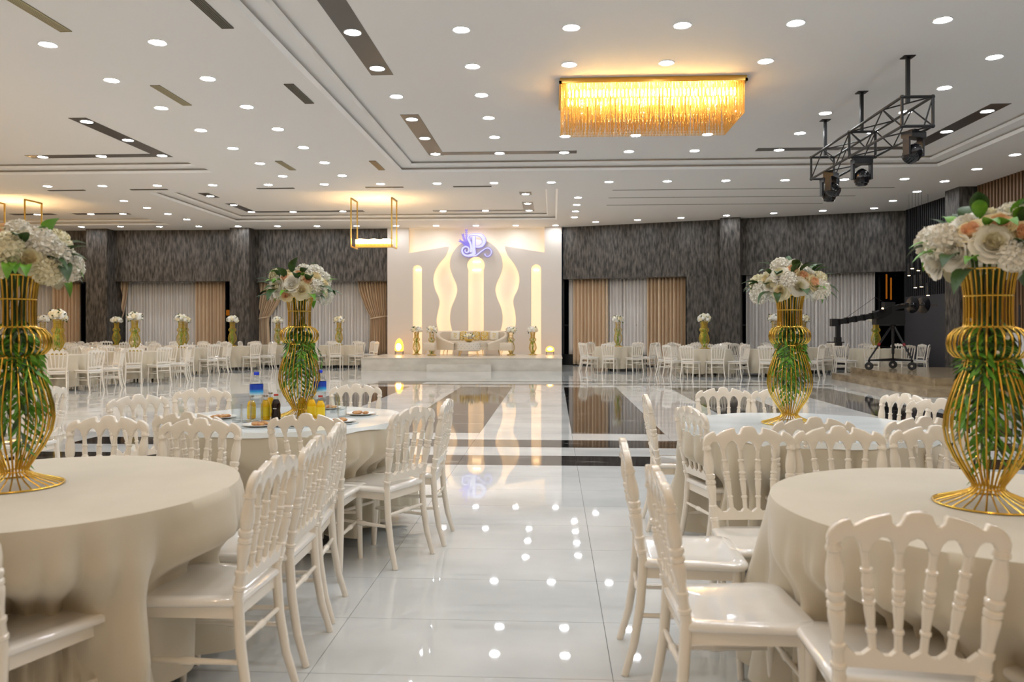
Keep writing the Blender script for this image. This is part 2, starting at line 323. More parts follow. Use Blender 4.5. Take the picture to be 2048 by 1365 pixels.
# angled wall right of the stage
A, B = Vector((.20, 29.10)), Vector((11.15, 25.45)); AD = (B - A).normalized(); AN = Vector((AD.y, -AD.x))   # AN points into the room
if AN.y > 0: AN = -AN
def on_wall(px, off=0.0):                      # point of the angled wall seen at a pixel column, pushed back by off
    P0 = A - AN * off; d = Vector(((px - 1024) / F * CY - SY, (px - 1024) / F * SY + CY))
    t = (P0.x * AD.y - P0.y * AD.x) / (d.x * AD.y - d.y * AD.x); return d * t
def wall_block(m, px0, px1, front, back, z0, z1):
    a, b = on_wall(px0, -front), on_wall(px1, -front); c, d = b - AN * (front + back), a - AN * (front + back)
    m.add([(*a, z0), (*b, z0), (*c, z0), (*d, z0), (*a, z1), (*b, z1), (*c, z1), (*d, z1)], [(0, 3, 2, 1), (4, 5, 6, 7), (0, 1, 5, 4), (1, 2, 6, 5), (2, 3, 7, 6), (3, 0, 4, 7)])
m = MB(); wall_block(m, 1126, 1818, 0, .3, 3.17, 5.3); wall_block(m, 1373, 1442, .02, .6, 0, 3.17); wa = struct(m.build('wall_right_angled', PAPER, smooth=False))
m = MB(); wall_block(m, 1440, 1480, .38, .6, 0, 5.3); struct(m.build('trim_pillar.003', PAPER, smooth=False))
m = MB(); wall_block(m, 1127, 1375, -.55, .7, 0, .40); wall_block(m, 1478, 1815, -.55, .7, 0, .40); m.build('window_sill', SILLM, wa, smooth=False)
for n, a, b, k in ((4, 1127, 1375, 4), (5, 1478, 1818, 6)): p, q = on_wall(a, .62), on_wall(b, .62); window(n, (*p, 0), (*q, 0), .38, 3.3, k)
# right wall: black slats, pillar, walnut slats
XR = 11.05
m = MB(); m.box((XR, Y0, 0), (XR + .2, 25.6, 5.3)); wr = struct(m.build('wall_right', SLATBG, smooth=False))
sb = MB(); sb.box((-.045, -.03, 2.35), (0, .03, 5.08)); sbm = sb.mesh('slat', SLATB, False)
y = 22.1
while y < 25.4: obj('slat', sbm, wr, (XR, y, 0)); y += .13
sw = MB(); sw.box((-.05, -.035, 0), (0, .035, 5.08)); swm = sw.mesh('slat', SLATW, False)
y = 21.1
while y > 12.5: obj('slat', swm, wr, (XR - .02, y, 0)); y -= .145
m = MB(); m.box((XR - .06, 22.0, .0), (XR, 25.4, 2.35)); m.build('lower_panel', PANELG, wr, smooth=False)
m = MB(); m.box((10.58, 21.25, 0), (XR + .02, 22.0, 5.3)); struct(m.build('trim_pillar.004', PAPER, smooth=False))

# ================================================================== CURTAINS
def curtain(name, label, cat, P, Q, z0, z1, m_, folds, amp, tie=None, group=None):
    # P, Q floor points of the two edges; tie = (height, keep, side): drawn to one side at that height
    P, Q = Vector(P), Vector(Q); D = Q - P; n = Vector((-D.y, D.x)).normalized(); seed = R.random() * 9
    def f(u, v):
        z = z0 + (z1 - z0) * v; uu = u; am = amp
        if tie:
            zt, keep, side = tie
            k = 1 - (1 - keep) * (max(0, min(1, (z1 - z) / (z1 - zt))) ** 1.6) if z >= zt else keep + .06 * (zt - z) / (zt - z0)
            uu = u * k if side < 0 else 1 - (1 - u) * k; am = amp * (.5 + .5 * k)
        c = P + D * uu; ph = 2 * pi * folds * u + seed + .5 * sin(3 * u * folds)
        c = c + n * (am * sin(ph) + .3 * am * sin(2.3 * ph + seed)); return (c.x, c.y, z)
    b = MB(); b.grid(f, int(folds * 8), 14); t = thing(name, label, cat, group=group); o = b.build('fabric', m_, t, ang=180)
    md = o.modifiers.new('thickness', 'SOLIDIFY'); md.thickness = .008
    r = MB(); r.obox((*P, z1 - .03), (*Q, z1 - .03), .05, .05); r.build('heading_tape', m_, t)
    if tie:
        zt, keep, side = tie; c = P + D * (keep / 2 if side < 0 else 1 - keep / 2); k = MB(); h = D.length * keep / 2
        k.tube([(c.x + cos(a) * h * 1.05 * D.x / D.length, c.y - .13 * sin(a) + cos(a) * h * D.y / D.length, zt + .05 * cos(a)) for a in [2 * pi * i / 16 for i in range(16)]], .025, 6, closed=True)
        k.build('tie_band', m_, t)
    return t
def cx(px, Y): return gy(px, 600, Y).x
YD, YS = 29.62, 29.85
curtain('drape', 'beige drape at the far left window, left of the papered pillar', 'curtain', (cx(107, YD), YD), (cx(160, YD), YD), .38, ZT + .05, DRAPE, 7, .12)
curtain('sheer_curtain', 'grey sheer curtain at the far left window, half hidden by gold vase', 'curtain', (cx(-60, YS), YS), (cx(112, YS), YS), .38, ZT + .05, SHEER, 24, .085)
curtain('drape', 'narrow beige drape drawn left, right beside the left pillar', 'curtain', (cx(222, YD), YD), (cx(258, YD), YD), .38, ZT + .05, DRAPE, 6, .1, (1.5, .55, -1))
curtain('sheer_curtain', 'wide grey sheer curtain between the two papered pillars', 'curtain', (cx(232, YS), YS), (cx(400, YS), YS), .38, ZT + .05, SHEER, 28, .085)
curtain('drape', 'straight beige drape just left of the pillar in the middle of the left wall', 'curtain', (cx(394, YD), YD), (cx(452, YD), YD), .38, ZT + .05, DRAPE, 8, .12)
curtain('drape', 'beige tied drape right of the middle pillar, behind the flower vase', 'curtain', (cx(511, YD), YD), (cx(572, YD), YD), .38, ZT + .05, DRAPE, 10, .11, (1.75, .42, -1))
curtain('sheer_curtain', 'grey sheer curtain left of the white stage wall', 'curtain', (cx(540, YS), YS), (cx(745, YS), YS), .38, ZT + .05, SHEER, 32, .085)
curtain('drape', 'beige drape swept back with a tie, next to the white stage wall', 'curtain', (cx(716, YD), YD), (cx(773, YD), YD), .38, ZT + .05, DRAPE, 10, .11, (1.78, .55, 1))
def wcur(name, label, px0, px1, off, z0, m_, folds, amp): p, q = on_wall(px0, off), on_wall(px1, off); curtain(name, label, 'curtain', p, q, z0, 3.22, m_, folds, amp)
wcur('drape', 'beige floor-length drape nearest the right side of the stage', 1145, 1217, .38, .04, DRAPE, 10, .12)
wcur('drape', 'beige floor-length drape left of the flat papered pillar', 1295, 1371, .38, .04, DRAPE, 10, .12)
wcur('sheer_curtain', 'narrow strip of grey sheer beside the stage wall edge', 1137, 1150, .50, .40, SHEER, 3, .03)
wcur('sheer_curtain', 'grey sheer curtain between two beige drapes right of the stage', 1210, 1300, .50, .40, SHEER, 13, .085)
wcur('sheer_curtain', 'wide grey sheer curtain behind the black camera crane', 1492, 1749, .42, .40, SHEER, 36, .085)

# ================================================================== STAGE
SW = 28.9                                      # front face of the stage wall
def sp(cx_, cy_): p = gy(750 + cx_ * .23447, 430 + cy_ * .23447, SW); return (p.x, p.z)   # measured on an enlargement of the wall
ZS = .42
st = thing('stage_platform', 'low white stone stage platform under the sofa set', 'stage', (0, 0, 0))
m = MB(); m.box((-6.19, 25.12, 0), (.25, 28.88, ZS - .02)); m.build('plinth', STAGEM, st, smooth=False)
m = MB(); m.box((-6.21, 25.10, ZS - .02), (.27, 28.88, ZS)); m.build('stage_floor', STAGEF, st, smooth=False)
m = MB(); m.box((-4.02, 24.78, 0), (-1.98, 25.12, .215)); m.build('step', STAGEM, st, smooth=False)
def curve(pts, n=6):                            # Catmull-Rom through points
    o = []
    for i in range(len(pts) - 1):
        p0, p1, p2, p3 = pts[max(i - 1, 0)], pts[i], pts[i + 1], pts[min(i + 2, len(pts) - 1)]
        for k in range(n):
            t = k / n; o.append(tuple(.5 * (2 * p1[a] + (p2[a] - p0[a]) * t + (2 * p0[a] - 5 * p1[a] + 4 * p2[a] - p3[a]) * t * t + (3 * p1[a] - p0[a] - 3 * p2[a] + p3[a]) * t ** 3) for a in range(2)))
    return o + [pts[-1]]
FLR = 1215
wl = [(632, 268), (606, 345), (548, 415), (508, 490), (498, 562), (514, 640), (542, 700), (551, 752), (536, 825), (525, 900), (533, 965), (556, 1035), (560, 1110), (552, FLR)]
wr_ = [(1103, 266), (1130, 345), (1182, 412), (1220, 485), (1232, 560), (1216, 640), (1188, 695), (1178, 745), (1192, 815), (1202, 890), (1195, 960), (1172, 1035), (1166, 1110), (1172, FLR)]
ci = [(640, 405), (641, 455), (662, 520), (692, 590), (701, 645), (686, 710), (655, 785), (640, 855), (643, 930), (662, 1010), (668, 1110), (655, FLR)]
cr = [(1724 - x + 4, y) for x, y in ci]
wlc, wrc, cic, crc = curve(wl), curve(wr_), curve(ci), curve(cr)
head = [(863 + 224 * cos(a), 420 + 212 * sin(a)) for a in [pi + .03 + (pi - .06) * i / 28 for i in range(29)]]
def pill(x0, x1, y0, y1, n=14):
    r = (x1 - x0) / 2; c = (x0 + x1) / 2
    return [(x0, y1)] + [(c + r * cos(pi + pi * i / n), y0 + r + r * sin(pi + pi * i / n)) for i in range(n + 1)] + [(x1, y1)]
pc = [(795, FLR - 2), (795, 478)] + [(861 + 75 * cos(a), 433 + 75 * sin(a)) for a in [pi - .55 + (pi + 1.1) * i / 24 for i in range(25)]] + [(927, 478), (927, FLR - 2)]
pl, pr = pill(323, 400, 428, FLR - 2), pill(1333, 1417, 422, FLR - 2)
S2 = lambda pts: [sp(*p) for p in pts]
zf, zc = ZS, LO + .0
xl, xr = sp(105, 500)[0], sp(1592, 500)[0]
ws = struct(thing('wall_stage', '', '')); del ws['label']; del ws['category']
fn = lambda u, v, t: (u, t, v)
fixz = lambda pts: [(x, max(z, zf)) for x, z in pts]
tl, tr = sp(288, 328), sp(1446, 322)
zt0 = sp(288, 106)[1]
lp = [(xl, zf), (xl, zc), (tl[0], zc)] + [tl] + fixz(S2(wlc))
rp = [(xr, zf), (xr, zc), (tr[0], zc)] + [tr] + fixz(S2(wrc))
cp = fixz(S2(cic[::-1])) + S2(head) + fixz(S2(crc))
lip = lambda pts: [(x, max(z, zf + .004)) for x, z in pts]
for nm, outer, hole in (('wall_panel', lp, pl), ('wall_panel', rp, pr), ('wall_panel', cp, pc)):
    me = poly_prism(outer, [lip(S2(hole))], fn, SW, SW + .05); me.materials.append(STAGEW); obj(nm, me, ws)
m = MB(); m.box((tl[0], SW, zt0), (tr[0], SW + .05, zc)); m.build('top_fascia', STAGEW, ws, smooth=False)
m = MB(); m.box((xl, SW + .24, zf), (xr, SW + .28, zc)); m.box((xl, SW - .0, 0), (xr, SW + .28, zf)); m.build('niche_back', NICHE, ws, smooth=False)
m = MB(); m.box((xl - .0, SW + .05, zf), (xl + .05, SW + .30, zc)); m.box((xr - .05, SW + .05, zf), (xr, SW + .3, zc)); m.box((xl, SW + .28, 0), (xr, SW + .33, zc)); m.build('side_return', STAGEW, ws, smooth=False)
def led(pts, off, side):                        # light strip fixed behind the edge of a panel
    P = [Vector(p) for p in pts]; m = MB(); q = []
    for i, p in enumerate(P):
        d = (P[min(i + 1, len(P) - 1)] - P[max(i - 1, 0)]).normalized(); q.append(p + Vector((-d.y, d.x)) * off * side)
    for i in range(len(q) - 1):
        a, b = q[i], q[i + 1]; m.add([(a.x, SW + .075, a.y), (b.x, SW + .075, b.y), (b.x, SW + .115, b.y), (a.x, SW + .115, a.y)], [(0, 1, 2, 3)])
    m.build('led_strip', LED, ws, smooth=False)
led(S2(wlc), .05, -1); led(S2(wrc), .05, 1); led(S2(cic), .05, 1); led(S2(crc), .05, -1)
led(S2(head), .05, -1)
led([tl, S2(wlc)[0]], .05, -1); led([tr, S2(wrc)[0]], .05, 1); led([(tl[0], zt0 + .04), (tr[0], zt0 + .04)], .0, 1); led([tl, (tl[0], zc - .1)], .05, 1); led([tr, (tr[0], zc - .1)], .05, -1)
for h in (pl, pr, pc): led(S2(h), .045, 1)
for a, b, y_ in ((340, 384, 470), (1352, 1398, 470), (825, 900, 470), (830, 895, 400)):          # small lamps high in each niche
    p, q = sp(a, y_), sp(b, y_); m = MB(); m.box((p[0], SW + .19, p[1]), (q[0], SW + .23, p[1] + .02)); m.build('niche_lamp', LED, ws, smooth=False)
# emblem: an ornate letter P with scrolls and sprigs
def lp2(x, y_): p = gy(900 + x * .08791, 440 + y_ * .08791, SW - .1); return Vector((p.x, p.z))
def ribbon(m, pts, wd, t0, t1, mi=0):
    P = [lp2(*p) for p in curve(pts, 5)]; n = len(P); sc = .08791 * SW / F; vs = []; fs = []
    for i, p in enumerate(P):
        d = (P[min(i + 1, n - 1)] - P[max(i - 1, 0)]).normalized(); k = Vector((-d.y, d.x)); f = i / (n - 1) * (len(wd) - 1); j = min(int(f), len(wd) - 2); h = (wd[j] + (wd[j + 1] - wd[j]) * (f - j)) * sc / 2
        for s_ in (-1, 1):
            for t in (t0, t1): vs.append((p.x + k.x * h * s_, t, p.y + k.y * h * s_))
    for i in range(n - 1):
        a = 4 * i; b = a + 4; fs += [(a, a + 2, b + 2, b), (a + 1, b + 1, b + 3, a + 3), (a, b, b + 1, a + 1), (a + 2, a + 3, b + 3, b + 2)]
    fs += [(0, 1, 3, 2), (4 * n - 4, 4 * n - 2, 4 * n - 1, 4 * n - 3)]; m.add(vs, fs, mi)
em = thing('lit_emblem', 'glowing violet letter P emblem with scrolls above the stage niche', 'sign')
RB = [('letter_stem', [(540, 372), (540, 500), (540, 640), (545, 775)], [72, 66, 66, 84]), ('letter_bowl', [(425, 352), (520, 335), (620, 335), (710, 362), (765, 430), (772, 510), (722, 588), (640, 615), (582, 612)], [18, 32, 44, 74, 84, 70, 52, 40, 24]),
      ('letter_hook', [(430, 352), (405, 410), (425, 470), (465, 540), (480, 640), (470, 740)], [18, 30, 36, 44, 44, 50]), ('scroll', [(560, 770), (490, 800), (400, 815), (315, 785), (272, 705), (300, 632), (365, 608), (425, 648), (418, 722), (368, 742), (336, 708), (352, 676)], [70, 66, 44, 42, 36, 32, 28, 30, 28, 24, 20, 22]),
      ('tail', [(470, 822), (590, 806), (700, 722), (820, 645), (895, 652), (940, 720), (915, 798), (850, 832), (800, 802), (792, 770)], [20, 22, 18, 16, 20, 18, 14, 14, 16, 30]), ('inner_scroll', [(480, 520), (440, 450), (452, 400), (480, 410), (470, 440)], [12, 14, 12, 10, 10])]
SPR = [[(450, 610), (400, 520), (375, 400), (370, 240)], [(440, 620), (370, 540), (320, 440), (295, 345)], [(435, 640), (360, 580), (300, 520), (232, 480)]]
for nm, pts, wd in RB:
    m = MB(); ribbon(m, pts, wd, SW - .12, SW - .06); m.build(nm, LOGOF, em, smooth=False)
    m = MB(); ribbon(m, pts, [x + 23 for x in wd], SW - .06, SW - .03); m.build(nm + '_edge', LOGOS, em, smooth=False)
for pts in SPR:
    m = MB(); ribbon(m, pts, [22, 16, 12, 6], SW - .10, SW - .05); c = curve(pts, 4)
    for i in range(2, len(c)):
        d = Vector((c[i][0] - c[i - 1][0], c[i][1] - c[i - 1][1])).normalized()
        for s_ in (-1, 1):
            e = (c[i][0] + d.x * 34 - d.y * s_ * 26, c[i][1] + d.y * 34 + d.x * s_ * 26); ribbon(m, [c[i], ((c[i][0] + e[0]) / 2 + 3 * s_, (c[i][1] + e[1]) / 2), e], [5, 18, 8], SW - .10, SW - .06)
    m.build('sprig', LOGOS, em, smooth=False)

# ================================================================== CEILING FIXTURES
NR = 20
def ann(m, r0, r1, z0, z1, n=NR):
    vs = []; fs = []
    for k in range(n):
        a = 2 * pi * k / n
        for r, z in ((r0, z0), (r1, z1), (r1 + .004, 0)): vs.append((r * cos(a), r * sin(a), z))
    for k in range(n):
        j = (k + 1) % n; fs += [(3 * k, 3 * j, 3 * j + 1, 3 * k + 1), (3 * k + 1, 3 * j + 1, 3 * j + 2, 3 * k + 2)]
    m.add(vs, fs)
rm = MB(); ann(rm, .098, .115, -.004, -.010); RINGM = rm.mesh('trim_ring', RING)
lm = MB(); lm.add([(.1 * cos(2 * pi * k / NR), -.1 * sin(2 * pi * k / NR), -.004) for k in range(NR)], [tuple(range(NR))]); LENSM = lm.mesh('lens', LENS, False); LENSMW = lm.mesh('lens', LENSW, False)
def downlight(x, y, z, label, group, warm=False):
    t = thing('downlight', label, 'ceiling light', (x, y, z), 0, group); obj('trim_ring', RINGM, t); obj('lens', LENSMW if warm else LENSM, t)
def row(pts, z, what, group):
    for i, (x, y) in enumerate(pts): downlight(x, y, z, 'round white downlight, %s %s' % (ORD[i], what), group)
row([(-6.60, 9.98 + 1.49 * k) for k in range(7)], LO, 'from the camera in the outer row left of the chandelier tray', 'downlights left of the main tray')
row([(-5.13, 9.98 + 1.49 * k) for k in range(7)], LO, 'from the camera in the row beside the main tray edge', 'downlights left of the main tray')
row([(-13.2 + 1.459 * k, 19.95 + .02 * min(k, 7)) for k in range(16)], LO, 'from left in the long cross row beyond the main tray', 'downlights across the hall')
row([(-17.22 + 1.44 * k, 27.95 + .045 * k) for k in range(13)], LO, 'from left in the row along the back wall', 'downlights along the back wall')
row([(1.45 + 1.402 * k, 27.65 - .453 * k) for k in range(7)], LO, 'from left in the row along the angled right wall', 'downlights along the angled wall')
row([(9.83, 23.5 - 1.52 * k) for k in range(5)], LO, 'from the far corner in the row along the right wall', 'downlights along the right wall')
row([(.68, 22.47 + 1.32 * k) for k in range(4)], LO, 'from the camera in the short line right of the stage tray', 'downlights beside the stage tray')
row([(-12.49, 22.34 + 1.31 * k) for k in range(4)], LO, 'from the camera in the short line between the two rear trays', 'downlights between the rear trays')
k_ = (HI - EYE) / (5.37 - EYE); TXS = [-2.71, -1.24, .23, 1.69, 3.16, 5.03, 6.48, 7.95]; TYS = [10.52, 12.0, 13.49, 14.96, 16.47, 17.97]
COLN = ['first', 'second', 'third', 'fourth', 'fifth', 'sixth', 'seventh', 'eighth']
skip = {(0, 3, 0), (2, 2), (3, 2), (4, 2), (2, 3), (3, 3), (4, 3), (5, 1), (5, 2), (6, 0), (7, 0), (7, 1), (7, 2), (0, 2)}
for i, x in enumerate(TXS):
    for j, y in enumerate(TYS):
        if (i, j) in skip and (i, j) != (0, 2): continue
        where = 'on the dark strip' if i in (0, 7) or (j == 5 and i in (1, 2, 5)) else 'in the main tray'
        downlight(x * k_, y * k_, HI - (.006 if 'strip' in where and (i, j) != (0, 2) else 0), 'round downlight %s, %s column from left, %s row away' % (where, COLN[i], COLN[j]), 'downlights in the main tray')
for lab, pts in (('the left tray L-shaped dark strip', [(-8.77, 14.40), (-8.78, 15.86), (-8.80, 17.32), (-10.2, 17.31), (-11.57, 17.31)]),
                 ('the dark strips of the stage tray', [(-10.08, 22.7), (-10.08, 24.4), (-10.08, 25.85), (-8.68, 25.9), (-7.0, 25.9), (-3.67, 26.02), (-2.26, 26.02), (-.82, 22.84), (-.82, 24.58), (-.82, 26.04)]),
                 ('the dark strips of the far left tray', [(-17.6, 26.05), (-15.72, 26.05), (-14.6, 26.05)])):
    for i, p in enumerate(pts): downlight(*p, HI - .006, 'round downlight, %s along %s' % (ORD[i], lab), 'downlights on dark strips')
UNSEEN = [(x, y, LO) for x in (-6.6, -5.13) for y in (8.49, 7.0, 5.5, 4.0, 2.5, 1)] + [(x * k_, y, HI) for x in TXS[::1] for y in (8.78, 7.33, 5.87, 4.4, 2.9)] + [(x, y, LO) for x in (-12, -9, -6, -3, 0, 3, 6, 9) for y in (-.8, -3.5, -6)] + \
        [(x, y, HI) for x in (-11.6, -13.1, -14.6, -16.1, -17.6, -19.1) for y in (6, 9, 12, 15)] + [(9.83, y, LO) for y in (15.9, 14.4, 12.9, 11.4, 9.9, 8.4)] + [(-22.9, y, LO) for y in (6, 10, 14, 18, 22)]
UY = sorted({u[1] for u in UNSEEN}); UX = sorted({u[0] for u in UNSEEN}); NUM = ['one', 'two', 'three', 'four', 'five', 'six', 'seven', 'eight', 'nine']
def words(n): return (NUM[n - 1] if n < 10 else ('ten eleven twelve thirteen fourteen fifteen sixteen seventeen eighteen nineteen'.split()[n - 10] if n < 20 else ('twenty', 'thirty', 'forty')[n // 10 - 2] + (' ' + NUM[n % 10 - 1] if n % 10 else '')))
for x, y, z in UNSEEN: downlight(x, y, z, 'downlight beyond the view, row %s, place %s' % (words(UY.index(y) + 1), words(UX.index(x) + 1)), 'downlights out of view', y < 0 or x < -10)
def vent(x, y, lx, ly, m_, label):
    t = thing('air_vent', label, 'air vent', (x, y, LO), 0, 'linear ceiling vents'); f = MB(); h = .012; wf = .012
    for a, b in (((-lx / 2, -ly / 2), (lx / 2, -ly / 2 + wf)), ((-lx / 2, ly / 2 - wf), (lx / 2, ly / 2)), ((-lx / 2, -ly / 2), (-lx / 2 + wf, ly / 2)), ((lx / 2 - wf, -ly / 2), (lx / 2, ly / 2))): f.box((*a, -h), (*b, .004))
    f.build('frame', m_, t, smooth=False)
    b = MB(); b.box((-lx / 2, -ly / 2, -.003), (lx / 2, ly / 2, .0)); b.build('backing', m_, t, smooth=False); s = MB()
    along = ly > lx
    if along: s.box((-.009, -ly / 2 + wf, -.010), (.009, ly / 2 - wf, -.004))
    else: s.box((-lx / 2 + wf, -.009, -.010), (lx / 2 - wf, .009, -.004))
    sm = s.mesh('slat', m_, False); n = 5 if along else 3
    for k in range(n):
        d = ((k + .5) / n - .5) * ((lx if along else ly) - 2 * wf); obj('slat', sm, t, (d, 0, 0) if along else (0, d, 0))
VC = [(8.9, 'nearest the camera, at the top left corner'), (12.3, 'between two rows of downlights, left of the main tray'), (17.7, 'farther back')]
vent(-6.08, 8.75, .15, 1.6, VENT_L, 'beige linear ceiling vent at the top left edge of the photo'); vent(-6.08, 12.28, .15, 1.07, VENT_L, 'pale gold linear vent between the two left downlight rows'); vent(-6.1, 17.7, .15, 1.0, VENT_L, 'small pale gold vent far along the two left downlight rows')
vent(-4.02, 8.75, .15, 1.6, VENT_D, 'dark olive linear vent beside the main tray at the top edge'); vent(-4.02, 12.3, .15, 1.03, VENT_D, 'dark olive linear vent halfway along the main tray edge'); vent(-4.02, 17.8, .15, 1.0, VENT_B, 'brown vent beside the far left corner of the main tray')
for x, lab in ((-13.07, 'leftmost'), (-10.8, 'second from left'), (-7.36, 'third from left'), (-4.45, 'fourth from left'), (-2.13, 'rightmost')): vent(x, 20.55, 1.0, .11, VENT_D, 'thin dark cross vent, %s of five before the rear trays' % lab)

# crystal chandelier
cxa, cxb, cya, cyb, chz = .12, 2.93, 12.33, 13.78, 4.72
ch = thing('crystal_chandelier', 'large rectangular gold crystal chandelier flush with the ceiling', 'chandelier', (0, 0, 0))
m = MB(); m.box((cxa - .03, cya - .03, HI - .05), (cxb + .03, cyb + .03, HI)); m.build('ceiling_plate', GOLD2, ch, smooth=False)
m = MB()
for a, b in (((cxa - .04, cya - .04), (cxb + .04, cya)), ((cxa - .04, cyb), (cxb + .04, cyb + .04)), ((cxa - .04, cya - .04), (cxa, cyb + .04)), ((cxb, cya - .04), (cxb + .04, cyb + .04))): m.box((*a, HI - .085), (*b, HI - .045))
m.build('frame_rim', GOLD2, ch, smooth=False)
def strand(h, n=9):
    s = MB(); prof = []
    for k in range(n):
        prof += [((k + .05) / n, .0055), ((k + .5) / n, .0095), ((k + .95) / n, .0055)]
    s.lathe((0, 0, 0), (0, 0, -h), prof + [(1.03, .011), (1.06, .002)], 4); return s
hs = HI - .06 - chz; SM_ = strand(hs).mesh('crystal_strand', CRYST, False)
def put(x, y): obj('crystal_strand', SM_, ch, (x, y, HI - .06), rz=R.random() * 1.5)
nF, nS = 112, 38
for k in range(nF): x = cxa + (cxb - cxa) * (k + .5) / nF; put(x, cya); put(x, cyb)
for k in range(nS): y = cya + (cyb - cya) * (k + .5) / nS; put(cxa, y); put(cxb, y)
ins = strand(hs, 5); pv, pf = ins.v, ins.f; st_ = MB()
for k in range(46):
    for j in range(8):
        x = cxa + (cxb - cxa) * (k + .5 + R.uniform(-.3, .3)) / 46; y = cya + (cyb - cya) * (j + 1) / 9; st_.add([(a + x, b + y, c + HI - .06) for a, b, c in pv], pf)
o = st_.build('inner_strands', CRYST, ch, smooth=False); o['kind'] = 'stuff'
bm_ = MB(); bm_.ball((0, 0, 0), .013, 8, 6, 0, 5.0); BM_ = bm_.mesh('bulb', BULB)
for k in range(44):
    for y in (cya + .13, cya + .62): obj('bulb', BM_, ch, (cxa + .12 + (cxb - cxa - .24) * k / 43, y, HI - .20))
# gold frame pendants over the stage tray and the far left
def pendant(x0, x1, y0, y1, zt, zb, label):
    t = thing('frame_pendant', label, 'pendant light', (0, 0, 0)); r = .018
    for x in (x0, x1):
        m = MB(); m.obox((x, y0, zb), (x, y0, zt), 2 * r, 2 * r); m.obox((x, y1, zb), (x, y1, zt), 2 * r, 2 * r); m.obox((x, y0 - r, zt), (x, y1 + r, zt), 2 * r, 2 * r); m.obox((x, y0 - r, zb), (x, y1 + r, zb), 2 * r, 2 * r); m.build('frame', GOLD2, t, smooth=False)
    ym = (y0 + y1) / 2; m = MB(); m.box((x0, ym - .03, zb - .0), (x1, ym + .03, zb + .025)); m.build('cross_bar', GOLD2, t, smooth=False)
    c = MB(); c.box((-.05, -.05, 0), (.05, .05, .13)); cmm = c.mesh('crystal_block', BULB2, False); d = MB(); d.box((-.055, -.055, -.08), (.055, .055, 0)); dm = d.mesh('crystal_foot', CRYST, False)
    n = 9
    for k in range(n): x = x0 + .1 + (x1 - x0 - .2) * k / (n - 1); obj('crystal_block', cmm, t, (x, ym, zb + .115)); obj('crystal_foot', dm, t, (x, ym, zb + .11))
    for x in (x0 + .25, (x0 + x1) / 2, x1 - .25): m = MB(); m.box((x - .12, ym - .02, zb + .25), (x + .12, ym + .02, zb + .252)); m.build('up_light', PENDL, t, smooth=False)
pendant(-6.02, -4.80, 23.18, 23.92, 5.235, 3.80, 'gold double-frame pendant with crystal bar, left of the stage wall')
pendant(-17.05, -15.86, 22.9, 23.68, 5.235, 3.80, 'gold double-frame pendant above the flowers at the far left')
pendant(-21.0, -19.8, 22.9, 23.68, 5.235, 3.80, 'gold double-frame pendant beyond the left edge of view')
for x, lab in ((-12.5, 'nearer'), (-17.5, 'farther')): pendant(x - .6, x + .6, 9.6, 10.3, 5.235, 3.80, 'gold double-frame pendant in the left tray beyond view, %s one' % lab)
# lighting truss with moving heads
tr_ = thing('lighting_truss', 'black square lighting truss hanging from the ceiling at right', 'truss', (0, 0, 0)); ta, tb_, tz0, tz1 = 4.85, 5.27, 4.19, 4.60; TYS_ = [11.3, 13.27, 15.2]
for x in (ta, tb_):
    for z in (tz0, tz1): m = MB(); m.tube([(x, TYS_[0], z), (x, TYS_[2], z)], .021, 8); m.build('chord', BLACK, tr_)
for y in TYS_:
    m = MB(); c = [(ta, y, tz0), (tb_, y, tz0), (tb_, y, tz1), (ta, y, tz1)]
    for k in range(4): m.tube([c[k], c[(k + 1) % 4]], .022, 8); m.ball(c[k], .032, 8, 5)
    m.build('end_frame', BLACK, tr_)
n = 6
for k in range(n):
    y, y2 = TYS_[0] + (TYS_[2] - TYS_[0]) * k / n, TYS_[0] + (TYS_[2] - TYS_[0]) * (k + 1) / n; f = k % 2
    for a, b in (((ta, y, tz1 if f else tz0), (ta, y2, tz0 if f else tz1)), ((tb_, y, tz1 if f else tz0), (tb_, y2, tz0 if f else tz1)), ((ta if f else tb_, y, tz1), (tb_ if f else ta, y2, tz1)), ((ta if f else tb_, y, tz0), (tb_ if f else ta, y2, tz0))):
        m = MB(); m.tube([a, b], .011, 6); m.build('brace', BLACK, tr_)
m = MB(); m.tube([(tb_, TYS_[0] , tz1), (tb_ - .12, TYS_[0], tz0)], .011, 6); m.build('brace', BLACK, tr_)
for y in (11.6, 13.3, 15.05): m = MB(); m.box((5.035, y - .024, tz1), (5.085, y + .024, HI)); m.box((4.98, y - .08, HI - .012), (5.14, y + .08, HI)); m.build('hanging_rod', BLACK, tr_, smooth=False)
